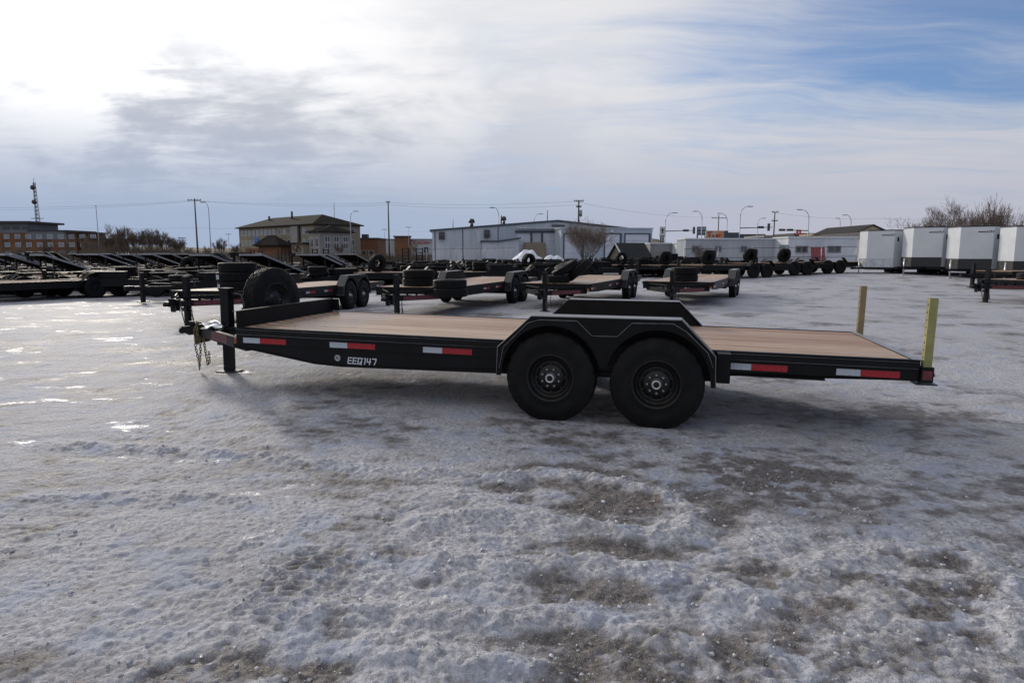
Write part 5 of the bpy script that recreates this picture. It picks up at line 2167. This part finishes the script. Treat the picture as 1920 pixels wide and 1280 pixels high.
lamp_post('thin lamp post over the orange block of the store', 767, 426, 230, 0)
lamp_post('thin lamp post left of the store entrance block', 722, 430, 230, 0)


def power_pole(label, px, top, y, arms, mat='pole', extra=False):
    x, z = xat(px, y), zat(top, y)
    o = thing('power_pole', label, 'power pole', (x, y, -0.3))
    H = z + 0.3
    MB().tube([(0, 0, 0), (0, 0, H)], [0.19, 0.11], 8).build('pole', MT[mat], o)
    for dz, w in arms:
        b = MB().box(-w, w, -0.18, -0.06, H - dz - 0.08, H - dz + 0.06)
        ar = b.build('crossarm', MT['pole'], o)
        for k in (-0.92, -0.45, 0.45, 0.92):
            MB().tube([(k * w, -0.12, H - dz + 0.06), (k * w, -0.12, H - dz + 0.26)], 0.06, 6).build('insulator', MT['dark'], ar)
    if extra:
        MB().tube([(0.32, -0.1, H - 2.6), (0.32, -0.1, H - 1.6)], 0.24, 10).build('transformer', MT['galv'], o)
    return o


power_pole('brown wooden power pole with one crossarm left of the tan hotel', 371, 372, 127, ((0.35, 1.25),))
power_pole('dark power pole standing between the tan hotel and the store', 730, 378, 135, ((0.15, 0.4),))
power_pole('reddish power pole with transformer behind the bare bush', 1084, 375, 108, ((0.2, 0.75), (1.1, 0.4)), 'pole', True)
power_pole('distant power pole with wide crossarm above the orange billboard', 1345, 403, 175, ((0.8, 1.9),))
power_pole('power pole with two short crossarms above the long grey cabin', 1449, 397, 140, ((0.1, 0.7), (1.9, 0.6)))


def wire(label, pts, sag, r=0.018, grp='overhead wires'):
    out = []
    for a, c in zip(pts[:-1], pts[1:]):
        a, c = Vector(a), Vector(c)
        for i in range(13):
            f = i / 12
            p = a.lerp(c, f)
            p.z -= sag * 4 * f * (1 - f)
            if i or not out:
                out.append(p)
    o = MB().tube(out, r, 4, cap=False).build('overhead_wire', MT['wire'])
    return tag(o, label, 'wire', grp)


P = lambda px, py, y: (xat(px, y), y, zat(py, y))
wire('topmost overhead wire running from the left edge past both left power poles', [P(-60, 389, 150), P(366, 376, 127), P(730, 380, 135), P(1084, 377, 108)], 0.5)
wire('second overhead wire close under the topmost one on the left', [P(-60, 393, 150), P(376, 377, 127), P(731, 384, 135), P(1085, 384, 108)], 0.6)
wire('low overhead wire crossing behind the tree row towards the tan hotel', [P(150, 428, 190), P(374, 427, 180), P(450, 428, 198)], 0.2)
wire('low overhead wire between the tan hotel and the dark power pole', [P(680, 433, 170), P(728, 433, 140), P(812, 434, 120)], 0.1)
wire('overhead wire falling away to the right from the pole above the cabins', [P(1450, 399, 140), P(1640, 410, 150), P(1960, 402, 160)], 0.5)
wire('overhead wire between the transformer pole and the far crossarm pole', [P(1085, 380, 108), P(1345, 407, 175)], 0.8)

# lattice mast
mx, my = xat(76, 285), 285.0
mast = thing('lattice_mast', 'tall grey lattice radio mast with two drum dishes', 'mast', (mx, my, 0))
mh = zat(342, my)
for k in range(3):
    a = 2 * PI * k / 3 + 0.3
    MB().tube([(1.3 * math.cos(a), 1.3 * math.sin(a), 0), (0.45 * math.cos(a), 0.45 * math.sin(a), mh)], 0.13, 5).build('mast_leg', MT['galv'], mast)
b_ = MB()
nb = 20
for i in range(nb):
    z0, z1 = mh * i / nb, mh * (i + 1) / nb
    r0, r1 = 1.3 - 0.85 * i / nb, 1.3 - 0.85 * (i + 1) / nb
    for k in range(3):
        a0, a1 = 2 * PI * k / 3 + 0.3, 2 * PI * (k + 1) / 3 + 0.3
        b_.tube([(r0 * math.cos(a0), r0 * math.sin(a0), z0), (r1 * math.cos(a1), r1 * math.sin(a1), z1)], 0.07, 4)
        b_.tube([(r0 * math.cos(a1), r0 * math.sin(a1), z0), (r1 * math.cos(a0), r1 * math.sin(a0), z1)], 0.07, 4)
br = b_.build('bracing', MT['galv'], mast)
br['kind'] = 'stuff'
for py, r in ((352, 1.0), (379, 0.95)):
    b_ = MB().lathe([(0, -1.3), (r, -1.2), (r, -0.7), (0, -0.6)], 14)
    b_.build('drum_dish', MT['dark'], mast, (0, 0, zat(py, my)))
b_ = MB().box(-2.6, 2.6, -0.2, 0.2, zat(410, my), zat(409, my))
b_.build('mast_platform', MT['dark'], mast)
MB().tube([(0, 0, mh), (0, 0, mh + 1.6)], 0.08, 5).build('mast_whip', MT['dark'], mast)


def sign(name, label, px0, px1, top, bot, y, mat, legs, thick=0.3):
    x0, x1 = xat(px0, y), xat(px1, y)
    o = thing(name, label, 'sign', (x0, y, -0.2))
    z1, z0 = zat(top, y) + 0.2, zat(bot, y) + 0.2
    bbox(o, 'sign_panel', MT[mat], 0, x1 - x0, 0, thick, z0, z1)
    for f in legs:
        xx = f * (x1 - x0)
        bbox(o, 'sign_leg', MT['dark'], xx - 0.14, xx + 0.14, 0.05, thick - 0.05, 0, z0 - 0.003)
    return o, x1 - x0, z0, z1


o, w, z0, z1 = sign('billboard', 'orange billboard with red lettering above the grey cabin roof', 1322, 1356, 432.5, 447, 138, 'signtan', (0.2, 0.8))
bbox(o, 'orange_field', MT['signorange'], w * 0.62, w - 0.05, -0.02, -0.003, z0 + 0.05, z1 - 0.05)
hh = z1 - z0
for nm, pts, th in (('red_swirl', [(0.30, 0.78), (0.18, 0.85), (0.11, 0.68), (0.20, 0.52), (0.27, 0.40), (0.20, 0.25), (0.10, 0.30)], 0.17), ('dark_letter', [(0.38, 0.18), (0.40, 0.5), (0.44, 0.2)], 0.12),
                    ('red_letter', [(0.54, 0.2), (0.60, 0.55), (0.66, 0.2), (0.57, 0.34)], 0.14), ('red_letter', [(0.72, 0.2), (0.74, 0.5), (0.82, 0.44), (0.74, 0.34)], 0.10), ('red_letter', [(0.30, 0.95), (0.36, 0.80)], 0.12)):
    b_ = MB()
    for p, q in zip(pts[:-1], pts[1:]):
        b_.bar((p[0] * w, -0.045, z0 + p[1] * hh), (q[0] * w, -0.045, z0 + q[1] * hh), th * 1.3, 0.05, up=(0, 1, 0))
    b_.build(nm, MT['storered' if nm != 'dark_letter' else 'decal_mark'], o)
bbox(o, 'side_panel', MT['signdark'], w + 0.02, w + 0.85, 0, 0.3, z0, z1)
o, w, z0, z1 = sign('two_leg_sign', 'dark blue sign on two legs beside the orange billboard', 1305.5, 1322.5, 425, 441, 146, 'signdark', (0.06, 0.94))
for k in range(2):
    bbox(o, 'pale_strip', MT['storew'], 0.12, w - 0.12, -0.02, -0.003, z0 + (0.55, 1.25)[k], z0 + (0.70, 1.55)[k])
o, w, z0, z1 = sign('pylon_sign', 'white pylon sign with dark star emblem near the signal arm', 1235.5, 1246, 425, 444.5, 126, 'signwhite', (0.3, 0.7), 0.5)
b_ = MB()
c = (w * 0.52, (z0 + z1) / 2 + 0.35)
star = []
for k in range(8):
    a = PI / 2 + k * PI / 4
    r = (0.46 if k % 2 == 0 else 0.17)
    star.append((c[0] + r * math.cos(a), c[1] + r * math.sin(a)))
b_.prism(star, -0.03, -0.004)
b_.build('emblem', MT['dark'], o)
b_ = MB()
b_.prism([(c[0] - 0.2, c[1] - 0.30), (c[0] + 0.2, c[1] - 0.30), (c[0], c[1] - 0.72)], -0.03, -0.004)
b_.build('emblem_tail', MT['dark'], o)
bbox(o, 'text_band', MT['hotelgr'], 0.15, w - 0.1, -0.03, -0.004, z0 + 0.08, z0 + 0.30)
o, w, z0, z1 = sign('small_sign', 'small red sign under the signal arm', 1491, 1500, 430.5, 440, 142, 'signred', (0.5,), 0.2)
bbox(o, 'white_mark', MT['signwhite'], w * 0.3, w * 0.7, -0.02, -0.003, z0 + 0.3, z0 + 0.75)


# far low buildings behind the cabins
def far_block(label, px0, px1, top, y, mat, roof='fascia', roofh=0.8):
    x0, x1 = xat(px0, y), xat(px1, y)
    o = thing('low_building', label, 'building', (x0, y, -0.4))
    H = zat(top, y) + 0.4
    bbox(o, 'wall', MT[mat], 0, x1 - x0, 0, 14, 0, H - roofh)
    bbox(o, 'roof', MT[roof], -0.3, x1 - x0 + 0.3, -0.3, 14.3, H - roofh, H)
    return o


far_block('far low building with dark roof right of the orange billboard', 1357, 1382, 436, 190, 'stuccog', 'trim', 2.0)
far_block('far long dark roofed building behind the signal arm', 1384, 1431, 439, 200, 'stuccog', 'trim', 1.3)
far_block('far pale roofed building under the two crossarm pole', 1432, 1486, 441, 170, 'stuccog', 'stuccog', 0.5)
far_block('far dark flat building behind the small red sign', 1488, 1545, 437, 180, 'hotelbr', 'fascia', 1.0)
far_block('far tan flat building left of the box trailers', 1546, 1612, 436.5, 160, 'tan', 'tan', 0.5)
gx0, gx1, gy = xat(1606, 112), xat(1660, 112), 112.0
o = thing('gable_building', 'tan gabled building peeking over the first white box trailer', 'building', (gx0, gy, -0.3))
w = gx1 - gx0
ez, pz = zat(436, gy) + 0.3, zat(423, gy) + 0.3
b_ = MB().prism([(0, 0), (w, 0), (w, ez), (w / 2, pz), (0, ez)], 0, 16)
b_.build('wall', MT['tan'], o)
for s in (0, 1):
    b_ = MB()
    xa, za, xb, zb = ((-0.3, ez - 0.05, w / 2, pz + 0.02) if s == 0 else (w / 2, pz + 0.02, w + 0.3, ez - 0.05))
    vs = []
    for yy in (-0.3, 16.3):
        vs += [(xa, yy, za + 0.03), (xb, yy, zb + 0.03), (xb, yy, zb + 0.2), (xa, yy, za + 0.2)]
    b_.add(vs, [(0, 1, 2, 3), (7, 6, 5, 4), (0, 4, 5, 1), (1, 5, 6, 2), (2, 6, 7, 3), (3, 7, 4, 0)])
    b_.build('roof', MT['roofg'], o)
far_block('dark long roof behind the white box trailers under the bare trees', 1652, 1960, 433, 75, 'stuccog', 'fascia', 0.6)


# hills far off
def hill(name, mat, px0, px1, y, top, seed):
    n = 60
    x0, x1 = xat(px0, y), xat(px1, y)
    vs, fs = [], []
    H = zat(top, y)
    for i in range(n):
        u = i / (n - 1)
        e = smoothstep(0, 0.12, u) * smoothstep(1, 0.88, u)
        hh = H * float(e) * (0.85 + 0.15 * math.sin(u * 9 + seed) + 0.05 * math.sin(u * 31 + seed))
        x = x0 + (x1 - x0) * u
        vs += [(x, y - 30, -1.0), (x, y, hh * 0.9), (x, y + 25, hh), (x, y + 120, -1.0)]
    for i in range(n - 1):
        for k in range(3):
            fs.append((i * 4 + k, (i + 1) * 4 + k, (i + 1) * 4 + k + 1, i * 4 + k + 1))
    o = MB().add(vs, fs, True).build(name, mat)
    struct(o)


hill('grassy_hill', MT['grass'], 1180, 1420, 330, 446.5, 1)
hill('far_hill', MT['brush'], 1130, 1260, 420, 443, 2)
hill('far_hill', MT['brush'], -400, 760, 520, 462, 3)
hill('far_hill', MT['brush'], 1400, 2600, 520, 455, 4)


# ------------------------------------------------------------------ bare trees and brush
def grow(bt, bc, rnd, p, d, L, r, depth, maxd, spread, up, rmin, sides=4):
    n = 3
    pts, rs = [p], [r]
    q = p.copy()
    dd = d.copy()
    for i in range(n):
        dd = (dd + Vector((rnd.uniform(-1, 1), rnd.uniform(-1, 1), rnd.uniform(-.5, 1))) * 0.13 + Vector((0, 0, up * 0.08))).normalized()
        q = q + dd * (L / n)
        pts.append(q.copy())
        rs.append(max(rmin, r * (1 - 0.38 * (i + 1) / n)))
    (bt if depth <= 1 else bc).tube(pts, rs, 5 if depth <= 1 else 3, cap=False)
    if depth >= maxd:
        return
    k = rnd.choice([2, 3, 3, 4]) if depth > 0 else rnd.choice([4, 5])
    for j in range(k):
        f = rnd.uniform(0.35, 1.0) if j else 1.0
        i = min(n, max(1, int(round(f * n))))
        ax = Vector((rnd.uniform(-1, 1), rnd.uniform(-1, 1), rnd.uniform(-0.3, 0.6))).normalized()
        nd = (dd + ax * spread * rnd.uniform(0.6, 1.2)).normalized()
        grow(bt, bc, rnd, pts[i].copy(), nd, L * rnd.uniform(0.58, 0.85), max(rmin, rs[i] * 0.62), depth + 1, maxd, spread, up, rmin, sides)


def make_tree(H, r, seed, maxd=5, spread=0.75, up=1.0, rmin=0.008, stems=1, mat='twig', scale_to=True):
    rnd = random.Random(seed)
    bt, bc = MB(), MB()
    for s in range(stems):
        a = rnd.uniform(0, 2 * PI)
        lean = 0.0 if stems == 1 else rnd.uniform(0.15, 0.65)
        d = Vector((math.cos(a) * lean, math.sin(a) * lean, 1)).normalized()
        grow(bt, bc, rnd, Vector((math.cos(a) * 0.12 * (stems > 1), math.sin(a) * 0.12 * (stems > 1), -0.1)), d, H * 0.36, r, 0, maxd, spread, up, rmin)
    zm = max(v[2] for v in bt.v + bc.v)
    k = H / zm
    for b in (bt, bc):
        b.v = [(x * k, y * k, z * k) for x, y, z in b.v]
    return bt.mesh('trunk', MT['bark']), bc.mesh('crown', MT[mat])


def tree(name, label, cat, meshes, px, y, rz=0.0, s=(1, 1, 1), group=None):
    x = xat(px, y)
    o = thing(name, label, cat, (x, y, gz(x, y) - 0.05), rz, group)
    o.scale = s
    link_mesh('trunk', meshes[0], o)
    link_mesh('crown', meshes[1], o)
    return o


# tall bare trees behind the box trailers
G3 = 'bare trees behind the white box trailers'
TA = make_tree(6.6, 0.10, 5, 6, 0.80, 0.6, 0.0065, 4)
TB = make_tree(6.2, 0.09, 8, 6, 0.85, 0.5, 0.0065, 4)
TS = make_tree(6.8, 0.06, 12, 4, 0.35, 1.5, 0.010, 5)
TR_ = make_tree(3.9, 0.08, 15, 6, 0.75, 0.6, 0.010, 5, 'twigred')
tree('bare_tree', 'widest bare tree, its crown over the second and third box trailers', 'tree', TA, 1800, 62, 0.3, (1.12, 1.0, 1.0), G3)
tree('bare_tree', 'bare tree with lower crown left of the widest one', 'tree', TB, 1735, 64, 1.4, (0.9, 0.9, 0.78), G3)
tree('bare_tree', 'bare tree crowding against the widest one on its right', 'tree', TB, 1838, 63, 3.9, (0.85, 0.85, 0.93), G3)
tree('bare_tree', 'thin upright sapling clump with the highest tips by the right edge', 'tree', TS, 1872, 61, 0.0, (1.0, 1.0, 0.98), G3)
tree('bare_tree', 'second thin sapling clump nearer the right edge', 'tree', TS, 1893, 63, 2.0, (0.8, 0.8, 0.75), G3)
tree('red_shrub', 'reddish bare shrub cut by the right edge', 'shrub', TR_, 1922, 60, 0.5, (0.9, 0.9, 1.05), G3)
tree('bare_tree', 'low bare tree at the left end of the clump, over the first box trailer gap', 'tree', TB, 1706, 66, 5.1, (0.6, 0.6, 0.6), G3)
# bush before the shop
TBush = make_tree(4.6, 0.04, 23, 5, 0.74, 0.5, 0.0065, 10, 'twig')
tree('bare_bush', 'big round bare bush before the shop annex doors', 'bush', TBush, 1096, 76, 0.0, (1.5, 1.3, 1.32))
tree('bare_bush', 'small bare bush before the long grey cabin', 'bush', TBush, 1318, 56, 1.0, (0.45, 0.45, 0.52))
# poplars in the row at the left
G4 = 'bare poplars in the row between the annex and the power pole'
TP = [make_tree(7.4, 0.10, 31 + k, 6, 0.46, 1.2, 0.013, 2, 'twigpale' if k % 2 else 'twig') for k in range(3)]
NTH = ['first', 'second', 'third', 'fourth', 'fifth', 'sixth', 'seventh', 'eighth', 'ninth', 'tenth', 'eleventh', 'twelfth', 'thirteenth', 'fourteenth', 'fifteenth']
for i, (px, top, sw) in enumerate([(201, 440, .8), (213, 427, .9), (224, 436, .8), (235, 430, .95), (245, 433, .8), (256, 437, .9), (267, 434, .95), (278, 440, .9), (288, 434, .95), (298, 434, .9), (308, 441, .95), (318, 441, 1.0), (330, 447, .9), (341, 452, .8)]):
    y = 172 + 4 * math.sin(i * 2.1)
    hh = zat(top, y) * 1.18
    tree('bare_poplar', 'slim bare poplar, %s from the left in the row beside the annex' % NTH[i], 'tree', TP[i % 3], px, y, i * 1.7, (sw * 1.25, sw * 1.25, hh / 7.4), G4)
tree('bare_poplar', 'small bare poplar rising over the roof of the brown annex', 'tree', TP[1], 166, 172, 4.0, (.6, .6, zat(440, 172) * 1.1 / 7.4), G4)
for i, (px, top) in enumerate([(385, 458), (412, 441), (420, 445), (436, 455), (446, 452), (356, 460)]):
    y = 160.0
    hh = zat(top, y)
    tree('bare_shrub', ('bare shrub below the crossarm power pole', 'tallest reddish bare sapling between the lamp post and tan hotel', 'bare sapling beside the tallest reddish one', 'low bare shrub near the end of the tan hotel', 'bare shrub touching the end of the tan hotel', 'low bare shrub left of the crossarm power pole')[i],
         'shrub', TP[(i + 1) % 3], px, y, i * 2.2, (0.6, 0.6, hh / 7.4), 'bare shrubs between poplars and tan hotel')
# small bare trees in front of the hotels
for i, (px, top, lab) in enumerate([(85, 452, 'bare young tree in front of the orange hotel'), (30, 456, 'bare young tree near the left end of the orange hotel'), (560, 448, 'bare young tree before the stair tower of the tan hotel'), (640, 452, 'bare young tree before the wing of the tan hotel'), (778, 450, 'bare young tree before the store wall')]):
    y = 150.0
    hh = zat(top, y)
    tree('bare_tree', lab, 'tree', TP[i % 3], px, y, i * 1.1, (0.55, 0.55, hh / 7.4), 'bare young trees before the hotels and store')


def brush(name, spans, seed):
    """a far mass of brush: many thin upright twigs"""
    rnd = random.Random(seed)
    vs, fs = [], []
    for px0, px1, y, h0, h1, n in spans:
        for i in range(n):
            yy = y + rnd.uniform(-6, 6)
            x = xat(rnd.uniform(px0, px1), yy)
            hh = rnd.uniform(h0, h1)
            lx, ly = rnd.uniform(-.35, .35) * hh, rnd.uniform(-.2, .2) * hh
            w = rnd.uniform(0.04, 0.11)
            o = len(vs)
            z = -0.3
            vs += [(x - w, yy, z), (x + w, yy, z), (x, yy + w, z), (x + lx, yy + ly, z + hh)]
            fs += [(o, o + 1, o + 3), (o + 1, o + 2, o + 3), (o + 2, o, o + 3)]
    o = MB().add(vs, fs).build(name, MT['brush'])
    o['kind'] = 'stuff'
    return o


brush('far_undergrowth', [(-60, 460, 150, 1.2, 2.9, 5200), (190, 340, 178, 2.0, 4.2, 1800), (440, 815, 140, 0.8, 2.2, 3600), (1222, 1300, 120, 0.8, 1.9, 700), (1655, 1960, 72, 1.2, 3.2, 1500)], 7)
